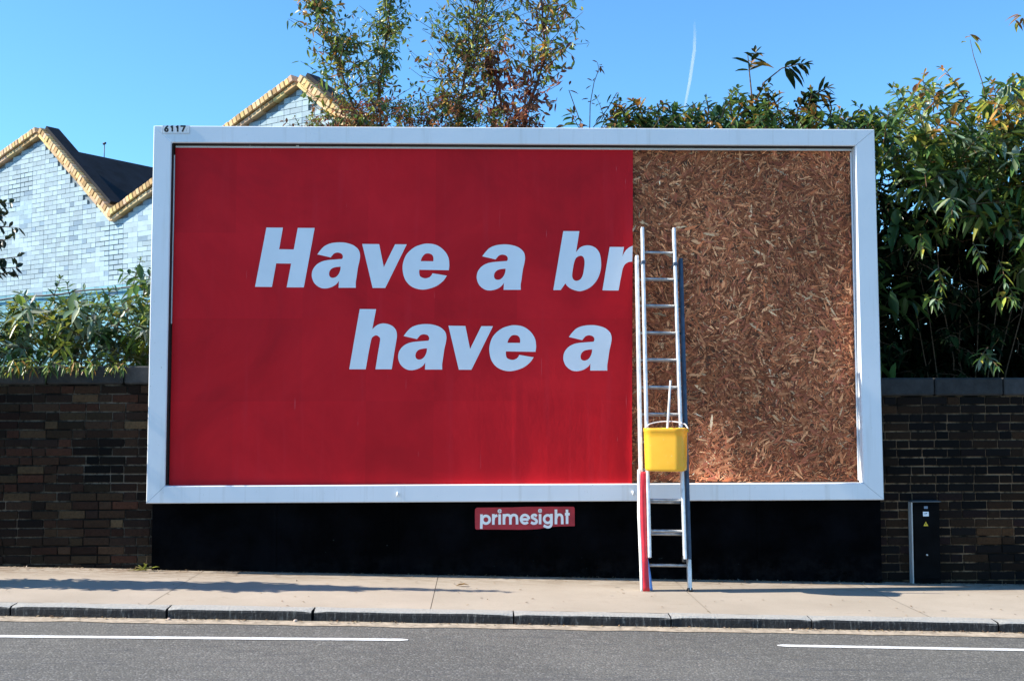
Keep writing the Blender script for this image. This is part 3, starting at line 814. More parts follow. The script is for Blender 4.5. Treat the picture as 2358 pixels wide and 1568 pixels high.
for v in (582, 643, 704, 766, 828, 891, 953, 1016, 1079.5, 1151, 1222):
    a, h = lh(1525, v, FN); mb = MB(); mb.tube([LP(fxl(h), h, FN), LP(fxr(h), h, FN)], .0115, 12); mb.build('rung', RUNG, lad)
for v in (645, 706, 768, 830, 893, 955, 1018, 1082, 1156, 1229, 1301):
    a, h = lh(1530, v, 0); mb = MB(); mb.tube([LP(-wb, h), LP(wb-.004, h)], .0125, 12); mb.build('rung', RUNG, lad)
for xx in (-wb, wb-.004):
    mb = MB(); mb.box(LP(xx, .012, 0), (.036, .03, .07), (lx, lu, ln), bevel=.004); mb.build('foot', RUBBER, lad)
for xx, hh in ((fxl(f1-.33), f1-.33), (fxr(f1-.34), f1-.34)):
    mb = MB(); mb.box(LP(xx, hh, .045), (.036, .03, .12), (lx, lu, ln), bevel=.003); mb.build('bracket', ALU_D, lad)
mb = MB(); mb.box(LP(fxr(f0)-.004, f0-.005, FN-.014), (.03, .05, .06), (lx, lu, ln), bevel=.004); mb.build('bracket', RUBBER, lad)

# ------------------------------------------------------------------ bucket and brush
hb_top = lh(1537, 990, .13)[1]; bc_ = LP(lh(1537, 990, .25)[0], hb_top, .12)
bw = 106/F*(bc_.y-.12)*.93; 
ztop_b = atY(1537, 986, bc_.y-.25).z; zbot_b = atY(1537, 1086, bc_.y-.25).z
bx = atY(1537.5, 1035, bc_.y-.20).x
yb = LP(0, hb_top, FN+.034).y; bd = .25; by = yb-bd/2
buck = empty('bucket', (bx, by, zbot_b), 'square yellow plastic bucket hung on the front of the ladder', 'bucket')
BR = R(-20)
def brot(p): return Vector((bx+(p.x-bx)*math.cos(BR)-(p.y-by)*math.sin(BR), by+(p.x-bx)*math.sin(BR)+(p.y-by)*math.cos(BR), p.z))
def rr_ring(w, d, r, z, n=10):
    V = []
    for (sx, sy, a0) in ((1,1,0), (-1,1,90), (-1,-1,180), (1,-1,270)):
        for i in range(n+1):
            a = R(a0+90*i/n); V.append(Vector((bx+sx*(w/2-r)+r*math.cos(a), by+sy*(d/2-r)+r*math.sin(a), z)))
    return [brot(p) for p in V]
hbk = ztop_b-zbot_b
rings = [rr_ring(bw*.86, bd*.84, .085, zbot_b), rr_ring(bw*.92, bd*.90, .072, zbot_b+.006), rr_ring(bw*.945, bd*.92, .078, zbot_b+.022)]
for i in range(1, 8): rings.append(rr_ring(bw*(.945+.035*i/7), bd*(.92+.06*i/7), 0.080, zbot_b+.022+(hbk-.055)*i/7))
rings += [rr_ring(bw*1.0, bd, .085, ztop_b-.030), rr_ring(bw*1.005, bd*1.005, .086, ztop_b-.006), rr_ring(bw*.998, bd*.998, .084, ztop_b),
          rr_ring(bw*.965, bd*.95, .078, ztop_b-.001), rr_ring(bw*.955, bd*.94, .076, ztop_b-.02), rr_ring(bw*.90, bd*.88, .065, zbot_b+.02)]
mb = MB(); n_ = len(rings[0]); V = [p for r_ in rings for p in r_]
Fs = [[i*n_+k, i*n_+(k+1) % n_, (i+1)*n_+(k+1) % n_, (i+1)*n_+k] for i in range(len(rings)-1) for k in range(n_)]
mb.add(V, Fs, smooth=True); mb.add(rings[0], [list(range(n_))[::-1]]); mb.add(rings[-1], [list(range(n_))])
mb.build('body', YELLOW, buck)
mb = MB(); pth = []
for i in range(17):
    a = math.pi*i/16; pth.append(Vector((bx-math.cos(a)*bw*.515, by+.02+math.sin(a)*.105, ztop_b-.012+math.sin(a)*.052+ (.012 if 2 < i < 14 else 0))))
mb.tube([brot(p) for p in pth], .0055, 8); mb.build('handle', WHITEPL, buck)
for sx in (-1, 1):
    mb = MB(); mb.tube([brot(Vector((bx+sx*bw*.49, by+.02, ztop_b-.02))), brot(Vector((bx+sx*bw*.525, by+.02, ztop_b-.02)))], .016, 10); mb.build('handle_lug', YELLOW, buck)
mb = MB(); hk = Vector((bx+.03, yb-.03, ztop_b+.055)); rz = LP(0, lh(1525, 953, FN)[1], FN)
mb.tube([hk+Vector((-.0,.0,-.02)), hk+Vector((.012,.0,.0)), hk+Vector((.006,.01,.03)), Vector((hk.x, rz.y-.018, rz.z-.01)), Vector((hk.x, rz.y-.01, rz.z+.016)), Vector((hk.x, rz.y+.012, rz.z+.014))], .006, 8)
mb.build('hook', RUBBER, buck)
a = atY(1544, 876, by+.05); b = atY(1537, 990, by+.03)
brush = empty('paste_brush', b, 'long white handled pasting brush standing in the yellow bucket', 'brush')
mb = MB(); e_ = b+(b-a)*.45; mb.tube([a, a.lerp(b, .5), b, e_], [.0085, .010, .0105, .011], 8); mb.build('handle', WHITEPL, brush)
mb = MB(); mb.box(e_, (.16, .05, .06)); mb.build('brush_head', simple('bristle', (.25, .18, .1), .9), brush)

# ------------------------------------------------------------------ rolled poster sheets at the ladder's left foot
rp0 = LP(-wb-.012, 0.0, .05)
roll = empty('rolled_poster', rp0, 'rolled red and white poster sheet propped at the left foot of the ladder', 'poster roll')
def strip(edgeA, edgeB, depth, n=10, rows=26, m=None, name='', bul=.03, c0=0):
    mb = MB(); V = []
    for j in range(rows+1):
        f = j/rows
        (ua, v) = edgeA(f); (ub, _) = edgeB(f)
        hh = lh(ua, v, .06)[1]; xa = lh(ua, v, .06)[0]; xb = lh(ub, v, .06)[0]
        for i in range(n+1):
            g_ = i/n; x_ = xa+(xb-xa)*g_
            dn = depth+bul*math.sin(math.pi*g_)+.006*noise.noise(Vector((f*4, g_*2, c0)))
            V.append(LP(x_, hh, dn))
    Fs = [[j*(n+1)+i, j*(n+1)+i+1, (j+1)*(n+1)+i+1, (j+1)*(n+1)+i] for j in range(rows) for i in range(n)]
    mb.add(V, Fs, smooth=True); o = mb.build(name, m, roll)
    sm = o.modifiers.new('thick', 'SOLIDIFY'); sm.thickness = .0025
    return o
lerp = lambda a, b, f: a+(b-a)*f
def pw(knots):
    def fn(f):
        for (fa, ua), (fb, ub) in zip(knots, knots[1:]):
            if fa <= f <= fb: return ua+(ub-ua)*(f-fa)/(fb-fa)
        return knots[-1][1]
    return fn
vv = lambda f: 1080+(1361-1080)*f
wl0 = pw([(0, 1469), (.35, 1469), (.7, 1473), (1, 1476)]); wl1 = pw([(0, 1475), (.35, 1475), (.7, 1479), (1, 1481)])
rl1 = pw([(0, 1488), (.35, 1488.5), (.7, 1491), (1, 1496)])
strip(lambda f: (wl0(f), vv(f)), lambda f: (wl1(f)+1.5, vv(f)), .032, 8, 26, WHITE_SHEET, 'white_edge', .010, 1)
strip(lambda f: (wl1(f), vv(f)+(6 if f == 0 else 0)), lambda f: (rl1(f), vv(f)+(6 if f == 0 else 0)), .060, 10, 26, RED_SHEET, 'red_sheet', .010, 2)
bl0 = pw([(0, 1490.5), (1, 1495)]); bl1 = pw([(0, 1492.5), (.4, 1498), (1, 1504)])
vb_ = lambda f: 1283+(1358-1283)*f
strip(lambda f: (bl0(f), vb_(f)), lambda f: (bl1(f), vb_(f)), .034, 6, 12, BLUE_SHEET, 'blue_sheet', .012, 3)

# ------------------------------------------------------------------ utility cabinet
CYF = WALL_Y-.075
cl = atY(2103, 1250, CYF).x; cr = atY(2165, 1250, CYF).x; ct = atY(2130, 1156, CYF).z; cb = gz((cl+cr)/2)
cab = empty('utility_cabinet', ((cl+cr)/2, CYF, cb), 'slim black metal utility cabinet with stickers against the dark brick wall', 'cabinet')
mb = MB(); mb.box(((cl+cr)/2, CYF+.0425, (ct+cb)/2-.01), (cr-cl, .085, ct-cb+.02), None, (1,1,1), .004); mb.build('body', DARKMETAL, cab)
mb = MB(); mb.box(((cl+cr)/2, CYF-.006, (ct+cb)/2+.01), (cr-cl-.016, .010, ct-cb-.07), None, (1,1,1), .003); mb.build('door', DARKMETAL, cab)
mb = MB(); mb.box(((cl+cr)/2, CYF+.035, ct+.006), (cr-cl+.016, .105, .012), None, (1,1,1), .003); mb.build('lid', simple('lid_edge', (.06, .075, .085), .5), cab)
mb = MB(); mb.box((cl-.006, CYF+.036, (ct+cb)/2), (.010, .074, ct-cb)); mb.build('sunlit_side', GALV, cab)  # pale strip stands in for sunlight on the left side
def sticker(u, v, w, h, m, name):
    p = atY(u, v, CYF-.012); mb = MB(); mb.box(p, (w, .002, h)); return mb.build(name, m, cab)
sticker(2132, 1168, .034, .022, simple('grey_label', (.16, .22, .30), .5), 'label')
sticker(2132, 1183, .052, .040, simple('white_label', (.75, .80, .84), .5), 'label')
p = atY(2132, 1183, CYF-.0145); mb = MB(); mb.box(p+Vector((-.006,0,.003)), (.022, .001, .004)); mb.box(p+Vector((.006,-.0005,.006)), (.012, .001, .004)); mb.build('label_mark', RUBBER, cab)
p = atY(2132, 1206, CYF-.012); mb = MB(); prism(mb, [p+Vector((-.022,0,-.018)), p+Vector((.022,0,-.018)), p+Vector((0,0,.021))], Vector((0,.002,0))); mb.build('warning_triangle', simple('warning_yellow', (.78, .55, .03), .5), cab)
p = atY(2132, 1206, CYF-.0135); mb = MB()
prism(mb, [p+Vector((.002,0,.010)), p+Vector((-.006,0,-.004)), p+Vector((-.001,0,-.004)), p+Vector((-.002,0,-.013)), p+Vector((.006,0,.001)), p+Vector((.001,0,.001))], Vector((0,.001,0))); mb.build('bolt_mark', RUBBER, cab)
p = atY(2134, 1277, CYF-.014); mb = MB(); mb.tube([p, p+Vector((0,-.012,0))], .008, 8); mb.build('lock', GALV, cab)

# ------------------------------------------------------------------ foliage
class Fol(MB):
    def leaf(s, p, d, up, L, W, c, droop=.25, fold=.25):
        d = d.normalized(); x = d.cross(up)
        if x.length < 1e-3: x = d.cross(Vector((1,0,0)))
        x.normalize(); n = x.cross(d)
        g = Vector((0,0,-L*droop)); P = [p]
        for f, w, q in ((.17, .30, .04), (.44, .50, .24), (.74, .33, .58)):
            c0 = p+d*(L*f)+g*q
            P += [c0-x*(W*w)+n*(W*.1), c0-n*(W*fold*w*1.6), c0+x*(W*w)+n*(W*.1)]
        P.append(p+d*L+g-n*(W*fold*.2))
        s.add(P, [(0,1,2), (0,2,3), (2,1,4,5), (3,2,5,6), (5,4,7,8), (6,5,8,9), (8,7,10), (9,8,10)], c, True)
def rdir(rnd, upb=.3):
    while True:
        v = Vector((rnd.uniform(-1,1), rnd.uniform(-1,1), rnd.uniform(-1,1)))
        if .05 < v.length < 1: return (v.normalized()+Vector((0,0,upb))).normalized()
def jit(c, rnd, a=.45):
    f = rnd.uniform(1-a, 1+a); return (c[0]*f*rnd.uniform(.9,1.1), c[1]*f*rnd.uniform(.92,1.08), c[2]*f*rnd.uniform(.85,1.15))
def shoot(F_, ST, p, d, length, LL_, rnd, cols, npair=None, droop=.3, rad=.006, grav=.35, wr=.33):
    """arching shoot with pairs of long leaves"""
    n = npair or max(3, int(length/(LL_*.30)))
    pts = [p.copy()]; q = p.copy(); dd = d.normalized()
    ph = rnd.uniform(0, 3.14)
    for i in range(n):
        dd = (dd+Vector((rnd.gauss(0,.08), rnd.gauss(0,.08), rnd.gauss(0,.06)-grav*.14))).normalized()
        q = q+dd*(length/n); pts.append(q.copy())
        f = (i+1)/n; L = LL_*(1.05-.55*f*f)*rnd.uniform(.75, 1.2)
        a = Vector((0,0,1)) if abs(dd.z) < .85 else Vector((1,0,0))
        x = dd.cross(a).normalized(); y = x.cross(dd)
        ang = ph+i*1.4
        for k in (0, math.pi):
            if rnd.random() < .08: continue
            o = x*math.cos(ang+k)+y*math.sin(ang+k)
            ld = (o*.85+dd*.55+Vector((0,0,-.12))).normalized()
            F_.leaf(q, ld, Vector((0,0,1)), L, L*wr*rnd.uniform(.8,1.25), jit(rnd.choice(cols), rnd), droop*rnd.uniform(.3,1.6))
    for k in range(2):
        F_.leaf(q, (dd+rdir(rnd,.1)*.5).normalized(), Vector((0,0,1)), LL_*.5, LL_*.5*wr, jit(rnd.choice(cols), rnd), droop*.6)
    if ST is not None: ST.tube(pts, [rad*(1-.7*i/len(pts)) for i in range(len(pts))], 5, cap=False)
def inpoly(u, v, P):
    c = False; n = len(P)
    for i in range(n):
        (x1_, y1_), (x2_, y2_) = P[i], P[i-1]
        if (y1_ > v) != (y2_ > v) and u < (x2_-x1_)*(v-y1_)/(y2_-y1_)+x1_: c = not c
    return c
def sample(P, rnd):
    us = [p[0] for p in P]; vs_ = [p[1] for p in P]
    while True:
        u = rnd.uniform(min(us), max(us)); v = rnd.uniform(min(vs_), max(vs_))
        if inpoly(u, v, P): return u, v
GREEN = [(.035,.070,.018), (.028,.058,.016), (.050,.085,.022), (.060,.100,.030), (.024,.050,.020), (.085,.120,.030)]
GREYG = [(.075,.105,.065), (.10,.13,.09), (.055,.085,.045), (.14,.16,.12)]
YELG = [(.13,.15,.025), (.19,.18,.03), (.10,.13,.02)]
ORANGE = [(.30,.15,.03), (.24,.11,.025), (.34,.20,.05), (.18,.085,.03)]
BROWN = [(.12,.05,.025), (.17,.065,.03), (.09,.035,.02), (.20,.09,.04)]
RUST = [(.20,.045,.02), (.15,.035,.02), (.26,.08,.03)]

def br(L, k): return [tuple(min(.6, x*k) for x in c) for c in L]
GREEN = br(GREEN, 2.1); GREYG = br(GREYG, 2.8); YELG = br(YELG, 2.2); ORANGE = br(ORANGE, 1.7); BROWN = br(BROWN, 1.8); RUST = br(RUST, 1.6)

def limbs(ST, base, tops, rnd, r0):
    for t in tops:
        n = 7; pts = []
        for i in range(n+1):
            f = i/n; p = base.lerp(t, f); p += Vector((rnd.gauss(0,.03), rnd.gauss(0,.03), 0))*min(1, f*3)*(1-f*.3)
            pts.append(p)
        ST.tube(pts, [max(.004, r0*(1-.8*i/n)) for i in range(n+1)], 6, cap=False)

# left hedge over the wall ---------------------------------------------------
rnd = random.Random(31)
hed = empty('shrub', atY(200, 846, 10.8)-Vector((0,0,1.7)), 'leafy grey green shrub spilling over the left brick wall below the factory gable', 'shrub')
Fm, Sm = Fol(), MB()
PL = [(-140, 720), (0, 735), (60, 725), (110, 690), (160, 720), (230, 730), (285, 690), (320, 650), (350, 640), (420, 640), (420, 850), (-140, 850)]
for k in range(330):
    u, v = sample(PL, rnd)
    if v < 745 and rnd.random() < .5: continue
    Y = rnd.uniform(10.25, 11.3); p = atY(u, v, Y)
    d = (Vector((rnd.gauss(0,.6), rnd.gauss(-.35,.5), rnd.uniform(.15, 1)))).normalized()
    pal_ = rnd.choice((GREEN, GREYG, GREYG, GREEN, YELG)) 
    shoot(Fm, Sm, p, d, rnd.uniform(.18, .36), rnd.uniform(.13, .21), rnd, pal_, 5, .38, .004)
for (u, v, u2, v2) in ((120, 700, 128, 645), (165, 700, 150, 662), (300, 690, 318, 612), (330, 680, 342, 600), (60, 740, 40, 705), (10, 760, 18, 715), (200, 740, 205, 690), (260, 730, 250, 680)):
    p = atY(u, v, 10.5); q = atY(u2, v2, 10.45); shoot(Fm, Sm, p, q-p, (q-p).length*1.15, .13, rnd, GREEN+YELG[:1], 6, .35, .006, .2)
for k in range(26):                                                                # sprays drooping over the coping
    u = rnd.uniform(-60, 335); p = atY(u, rnd.uniform(826, 843), 10.02+rnd.uniform(-.02, .15))
    shoot(Fm, Sm, p, Vector((rnd.gauss(0,.6), -.5, .05)), rnd.uniform(.10, .18), .09, rnd, GREEN+YELG+ORANGE[:1], 4, .6, .003, 1.4)
limbs(Sm, hed.location+Vector((0,0,.1)), [atY(u, v, rnd.uniform(10.4, 11.1)) for u, v in ((40,760),(120,720),(200,750),(280,720),(330,680),(-40,770),(240,790))], rnd, .02)
Fm.build('foliage', LEAF, hed); Sm.build('stems', BARK, hed)

# big shrub at the right ------------------------------------------------------
rnd = random.Random(47)
rsh = empty('shrub', atY(2230, 870, 11.2)-Vector((0,0,1.8)), 'tall dense shrub with orange tinted top leaves right of the billboard, above the dark wall', 'shrub')
Fm, Sm = Fol(), MB()
PT = [(1990, 320), (2030, 290), (2070, 265), (2110, 215), (2170, 205), (2225, 215), (2300, 205), (2358, 215), (2520, 215), (2520, 640), (2358, 620), (2200, 500), (2100, 430), (2010, 400)]
for k in range(760):
    u, v = sample(PT, rnd)
    if rnd.random() > max(.22, min(1, (v-190)/190)): continue
    Y = rnd.uniform(10.0, 11.9)+.5*(v-200)/400*rnd.random(); p = atY(u, v, Y)
    hi = max(0, min(1, (470-v)/260)) * (.55 if u < 2100 else 1)
    x_ = rnd.random()
    pal_ = ORANGE+YELG+YELG if x_ < hi*.42 else (YELG+GREEN if x_ < .45+.35*hi else GREEN+GREYG[:2])
    d = Vector((rnd.gauss(-.15,.6), rnd.gauss(-.3,.5), rnd.uniform(.0, 1))).normalized()
    shoot(Fm, Sm, p, d, rnd.uniform(.2, .42), rnd.uniform(.14, .23), rnd, pal_, 6, .4, .005, .5)
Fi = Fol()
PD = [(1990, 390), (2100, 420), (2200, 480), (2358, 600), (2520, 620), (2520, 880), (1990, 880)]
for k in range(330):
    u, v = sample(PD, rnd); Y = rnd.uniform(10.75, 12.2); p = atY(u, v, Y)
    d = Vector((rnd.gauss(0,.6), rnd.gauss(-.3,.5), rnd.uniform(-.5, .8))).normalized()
    shoot(Fi, Sm, p, d, rnd.uniform(.2, .4), rnd.uniform(.10, .16), rnd, [(.008,.017,.006), (.011,.023,.008), (.006,.012,.005), (.020,.036,.012)], 6, .4, .005, .5)  # lower leaves coloured dark to stand for their shade
for k in range(1050):                                                              # dense inside of the shrub, its shade put into near-black leaf colours
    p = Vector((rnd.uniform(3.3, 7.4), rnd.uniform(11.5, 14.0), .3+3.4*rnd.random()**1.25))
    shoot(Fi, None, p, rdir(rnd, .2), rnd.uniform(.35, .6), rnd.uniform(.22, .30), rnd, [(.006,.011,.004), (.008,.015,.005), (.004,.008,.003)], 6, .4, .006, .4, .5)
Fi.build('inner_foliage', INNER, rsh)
for (u, v, Y, du, dv) in ((2290, 690, 9.95, 40, -20), (2320, 660, 9.95, 35, 10), (2275, 800, 9.95, -25, 8), (2260, 815, 9.95, 40, 10), (2130, 690, 9.95, 30, -30), (2160, 610, 9.9, 20, 40), (2240, 560, 9.9, 30, 20), (2300, 600, 9.85, 40, 30), (2200, 470, 9.85, -30, 20), (2120, 540, 9.95, -20, 20)):
    p = atY(u, v, Y+.2); q = atY(u+du, v+dv, Y-.1); shoot(Fm, Sm, p, q-p, .30, .14, rnd, GREEN+YELG+GREYG[:2], 6, .5, .005, .8)
for (u, v, u2, v2, L) in ((2200, 260, 2120, 180, .16), (2230, 240, 2180, 165, .16), (2300, 250, 2290, 190, .15), (2340, 240, 2350, 175, .15), (2090, 300, 2050, 245, .15), (2150, 260, 2150, 190, .15)):
    p = atY(u, v, 10.9); q = atY(u2, v2, 10.7); shoot(Fm, Sm, p, q-p, (q-p).length*1.1, L, rnd, ORANGE+YELG, 7, .5, .006, .3)
# tall bare wands carrying a tuft
for (pts_, tu) in (([(2275, 260), (2262, 190), (2242, 130), (2234, 92)], 7), ([(2400, 260), (2385, 160), (2365, 80), (2350, 45)], 9)):
    P3 = [atY(u, v, 11.0) for u, v in pts_]; Sm.tube(P3, [.006, .005, .0035, .002], 5, cap=False)
    for k in range(tu):
        Fm.leaf(P3[-1]+rdir(rnd)*.05, rdir(rnd, -.1), Vector((0,0,1)), rnd.uniform(.09, .15), .035, jit(rnd.choice(ORANGE+YELG), rnd), .5)
limbs(Sm, rsh.location+Vector((0,0,.1)), [atY(u, v, rnd.uniform(10.6, 11.6)) for u, v in ((2060,330),(2120,240),(2190,240),(2260,260),(2330,250),(2400,260),(2450,300),(2050,480))], rnd, .010)
Fm.build('foliage', LEAF, rsh); Sm.build('stems', BARK, rsh)

# shrub along the top of the billboard ---------------------------------------
rnd = random.Random(53)
tsh = empty('shrub', atY(1700, 300, 11.0)-Vector((0,0,4.2)), 'spiky green shrub with long drooping leaves rising behind the right half of the billboard', 'shrub')
Fm, Sm = Fol(), MB()
PM = [(1250, 296), (1330, 292), (1415, 268), (1450, 262), (1490, 285), (1540, 274), (1590, 250), (1640, 256), (1665, 272), (1700, 240), (1740, 250), (1775, 262), (1800, 245), (1845, 278), (1885, 245), (1925, 285), (1960, 272), (2010, 292), (2040, 330), (1250, 330)]
for k in range(170):
    u, v = sample(PM, rnd); v += 10; p = atY(u, v, rnd.uniform(10.45, 11.6))
    pal_ = rnd.choice((GREEN, GREEN, GREEN+ORANGE[:2], YELG+GREEN, GREEN+ORANGE))
    if u < 1420:
        if rnd.random() < .65: continue
        pal_ = GREEN+BROWN
    d = Vector((rnd.gauss(0,.55), rnd.gauss(-.2,.5), rnd.uniform(.2, 1))).normalized()
    shoot(Fm, Sm, p, d, rnd.uniform(.14, .32), rnd.uniform(.12, .22), rnd, pal_, 5, .6, .005, .4)
DK = [(.02,.04,.012), (.03,.05,.014), (.05,.05,.014), (.016,.03,.01)]
for (pts_, L, n_, cols) in (([(1735, 290), (1732, 230), (1726, 170), (1722, 128)], .21, 7, DK+ORANGE[:1]), ([(1738, 240), (1760, 190), (1800, 158), (1842, 146)], .20, 7, DK),
                           ([(1880, 290), (1875, 250), (1868, 215)], .19, 6, DK+ORANGE[:2]), ([(1690, 290), (1682, 250), (1680, 215)], .11, 6, GREEN+YELG),
                           ([(1800, 280), (1790, 250), (1780, 222)], .14, 6, ORANGE+GREEN), ([(1590, 290), (1595, 265), (1600, 240)], .09, 6, GREYG+GREEN),
                           ([(1440, 290), (1440, 265), (1425, 240)], .11, 6, GREEN+ORANGE), ([(1500, 290), (1510, 262), (1530, 240)], .13, 6, GREEN+ORANGE), ([(1950, 300), (1960, 275), (1985, 262)], .14, 6, GREEN+ORANGE), ([(1905, 290), (1915, 250), (1908, 225)], .12, 6, DK+ORANGE[:2]),
                           ([(1470, 292), (1478, 262), (1462, 236)], .16, 6, ORANGE+GREEN), ([(1550, 292), (1548, 266), (1556, 246)], .12, 6, GREEN+GREYG), ([(1625, 292), (1632, 258), (1628, 232)], .13, 6, GREEN+GREYG),
                           ([(1655, 292), (1668, 250), (1690, 218)], .12, 6, GREEN), ([(1765, 292), (1772, 240), (1768, 205)], .17, 6, DK+YELG), ([(1830, 292), (1838, 250), (1858, 222)], .19, 6, DK+ORANGE[:2]),
                           ([(1850, 260), (1872, 220), (1900, 206)], .18, 5, DK+ORANGE[:1]), ([(1990, 296), (1992, 275), (2012, 258)], .14, 5, GREEN+ORANGE), ([(1415, 292), (1420, 262), (1418, 232)], .13, 5, ORANGE+GREEN)):
    P3 = [atY(u, v, 10.7) for u, v in pts_]; Sm.tube(P3, [.010, .008, .006, .004][:len(P3)], 6, cap=False)
    for a_, b_ in zip(P3, P3[1:]):
        pass
    p = P3[-2]; shoot(Fm, Sm, p, P3[-1]-p, (P3[-1]-p).length*1.15, L, rnd, cols, n_, .35, .005, .1)
    p = P3[0]; shoot(Fm, None, p, P3[1]-p, (P3[1]-p).length, L*.9, rnd, cols, 4, .4, .005, 0)
for pts_ in ([(1358, 296), (1359, 240), (1368, 190), (1379, 160), (1376, 145)], [(1342, 296), (1325, 250), (1310, 208)], [(1366, 294), (1400, 250), (1420, 215)], [(1215, 296), (1222, 270), (1240, 262)]):
    P3 = [atY(u, v, 10.8) for u, v in pts_]; Sm.tube(P3, [.005*(1-.12*i) for i in range(len(P3))], 5, cap=False)
    for p in P3[1:]:
        for k in range(3): Fm.leaf(p+Vector((rnd.gauss(0,.03), 0, rnd.gauss(0,.03))), rdir(rnd,-.2), Vector((0,0,1)), rnd.uniform(.05,.09), .028, jit(rnd.choice(BROWN+RUST[:1]+GREEN[:1]), rnd), .4)
# thick body of the shrub behind the board
for k in range(260):
    p = Vector((rnd.uniform(.6, 4.2), rnd.uniform(10.6, 12.0), rnd.uniform(1.9, 3.8)))
    shoot(Fm, None, p, rdir(rnd, .3), rnd.uniform(.3, .5), .24, rnd, GREEN, 5, .4, .006, .4, .4)
limbs(Sm, tsh.location+Vector((0,0,.1)), [atY(u, v, rnd.uniform(10.6, 11.4)) for u, v in ((1300,300),(1420,285),(1520,275),(1600,270),(1690,250),(1740,250),(1800,255),(1880,260),(1960,285))], rnd, .035)
Fm.build('foliage', LEAF, tsh); Sm.build('stems', BARK, tsh)

# thin autumn saplings behind the board ---------------------------------------
def sapling(stem, Y, label, spread, ntw, cols, Lr, seed, twl, r0=.014, group='thin saplings behind the billboard', hang=False, vtop=-40, bark=BARK, wr=.42, dens=1.0):
    rnd = random.Random(seed)
    P3 = [atY(u, v, Y) for u, v in stem]; base = P3[0].copy(); base.z = gz(0)
    o = empty('sapling', base, label, 'sapling', group)
    Fm, Sm = Fol(), MB()
    full = [base+Vector((0,0,-.05)), base.lerp(P3[0], .5)+Vector((.04,.02,0))]+P3
    Sm.tube(full, [r0*1.4*(1-.75*i/(len(full)-1)) for i in range(len(full))], 7, cap=False)
    for k in range(ntw):
        f = rnd.random()**.85; seg = f*(len(P3)-1); i = min(int(seg), len(P3)-2); p = P3[i].lerp(P3[i+1], seg-i)
        d = Vector((rnd.gauss(0,1), rnd.gauss(0,.8), rnd.uniform(.1,.9) if not hang else rnd.uniform(-.2,.7))).normalized()
        L = twl*rnd.uniform(.4, 1.1)*spread(f); n = 5
        pts = [p.copy()]; q = p.copy(); dd = d
        for s_ in range(n):
            dd = (dd+Vector((rnd.gauss(0,.18), rnd.gauss(0,.18), rnd.gauss(.05,.15)))).normalized(); q = q+dd*(L/n); pts.append(q.copy())
            for m_ in range(int(rnd.choice((1,2,2,3))*dens+.5)):
                ld = rdir(rnd, -.9 if hang else 0)
                Lf = rnd.uniform(*Lr); c = jit(rnd.choice(cols(f, rnd)), rnd, .35)
                Fm.leaf(q+ld*.012, ld, rdir(rnd, .3), Lf, Lf*wr*rnd.uniform(.7,1.2), c, .25)
        Sm.tube(pts, [max(.0016, .005*(1-.7*i_/n)) for i_ in range(n+1)], 4, cap=False)
    Fm.build('foliage', DRYLEAF, o); Sm.build('trunk', bark, o)
    return o
sapling([(835, 330), (815, 250), (790, 180), (765, 110), (735, 40), (716, 8)], 11.0, 'sparse leaning sapling with few green and orange leaves, first from the left over the gable',
        lambda f: 1.15-.75*f, 105, lambda f, r: GREEN+ORANGE[:2]+YELG, (.04, .09), 61, .62, dens=1.1)
sapling([(880, 330), (872, 230), (884, 130), (893, 50), (905, -40)], 11.2, 'dense columnar green sapling between the leaning sapling and the brown one',
        lambda f: 1.1-.45*f, 120, lambda f, r: GREEN+YELG+YELG if f > .35 else GREEN+BROWN[:2]+YELG, (.035, .07), 62, .42, dens=1.3)
sapling([(1052, 330), (1060, 230), (1078, 140), (1095, 60), (1110, -60)], 11.1, 'tall airy sapling with brown and olive leaves in the middle of the row',
        lambda f: 1.1-.3*abs(f-.5), 230, lambda f, r: BROWN[:2]+YELG+YELG+ORANGE if f < .45 else ORANGE[:1]+YELG+YELG+GREEN, (.035, .08), 63, .68, dens=1.05)
sapling([(1140, 330), (1136, 250), (1150, 180), (1146, 120)], 11.3, 'short sapling hung with large rust red leaves beside the billboard top edge',
        lambda f: 1.0-.3*f, 26, lambda f, r: RUST+BROWN+ORANGE[:1], (.06, .11), 65, .46, hang=True, bark=TWIG)
sapling([(1203, 330), (1210, 260), (1238, 190), (1256, 120), (1250, 50), (1245, -50)], 10.9, 'reddish stemmed sapling with hanging brown leaves, last of the row on the right',
        lambda f: .75+.35*f, 125, lambda f, r: RUST+BROWN if f < .38 else YELG+YELG+ORANGE+BROWN[:1], (.04, .09), 64, .55, hang=False, bark=TWIG, r0=.018)
# low bramble at their feet
rnd = random.Random(71)
brm = empty('bramble', atY(920, 300, 10.9)-Vector((0,0,4.0)), 'low tangled bramble of olive and brown leaves along the billboard top below the saplings', 'bramble')
Fm, Sm = Fol(), MB()
PB = [(680, 300), (720, 282), (770, 262), (790, 235), (830, 225), (880, 240), (940, 250), (1010, 235), (1080, 250), (1160, 270), (1210, 290), (1210, 330), (680, 330)]
for k in range(330):
    u, v = sample(PB, rnd); p = atY(u, v, rnd.uniform(10.5, 11.5))
    pal_ = rnd.choice((YELG, GREEN, BROWN, GREEN+ORANGE, BROWN+RUST))
    shoot(Fm, Sm, p, Vector((rnd.gauss(0,.7), rnd.gauss(-.1,.6), rnd.uniform(0,1))), rnd.uniform(.10, .22), rnd.uniform(.045, .08), rnd, pal_, 5, .35, .003, .4, .42)
for k in range(160):
    p = Vector((rnd.uniform(-1.6, .5), rnd.uniform(10.6, 11.8), rnd.uniform(1.9, 3.8)))
    shoot(Fm, None, p, rdir(rnd, .3), .35, .2, rnd, GREEN+BROWN, 4, .4, .006, .4, .4)
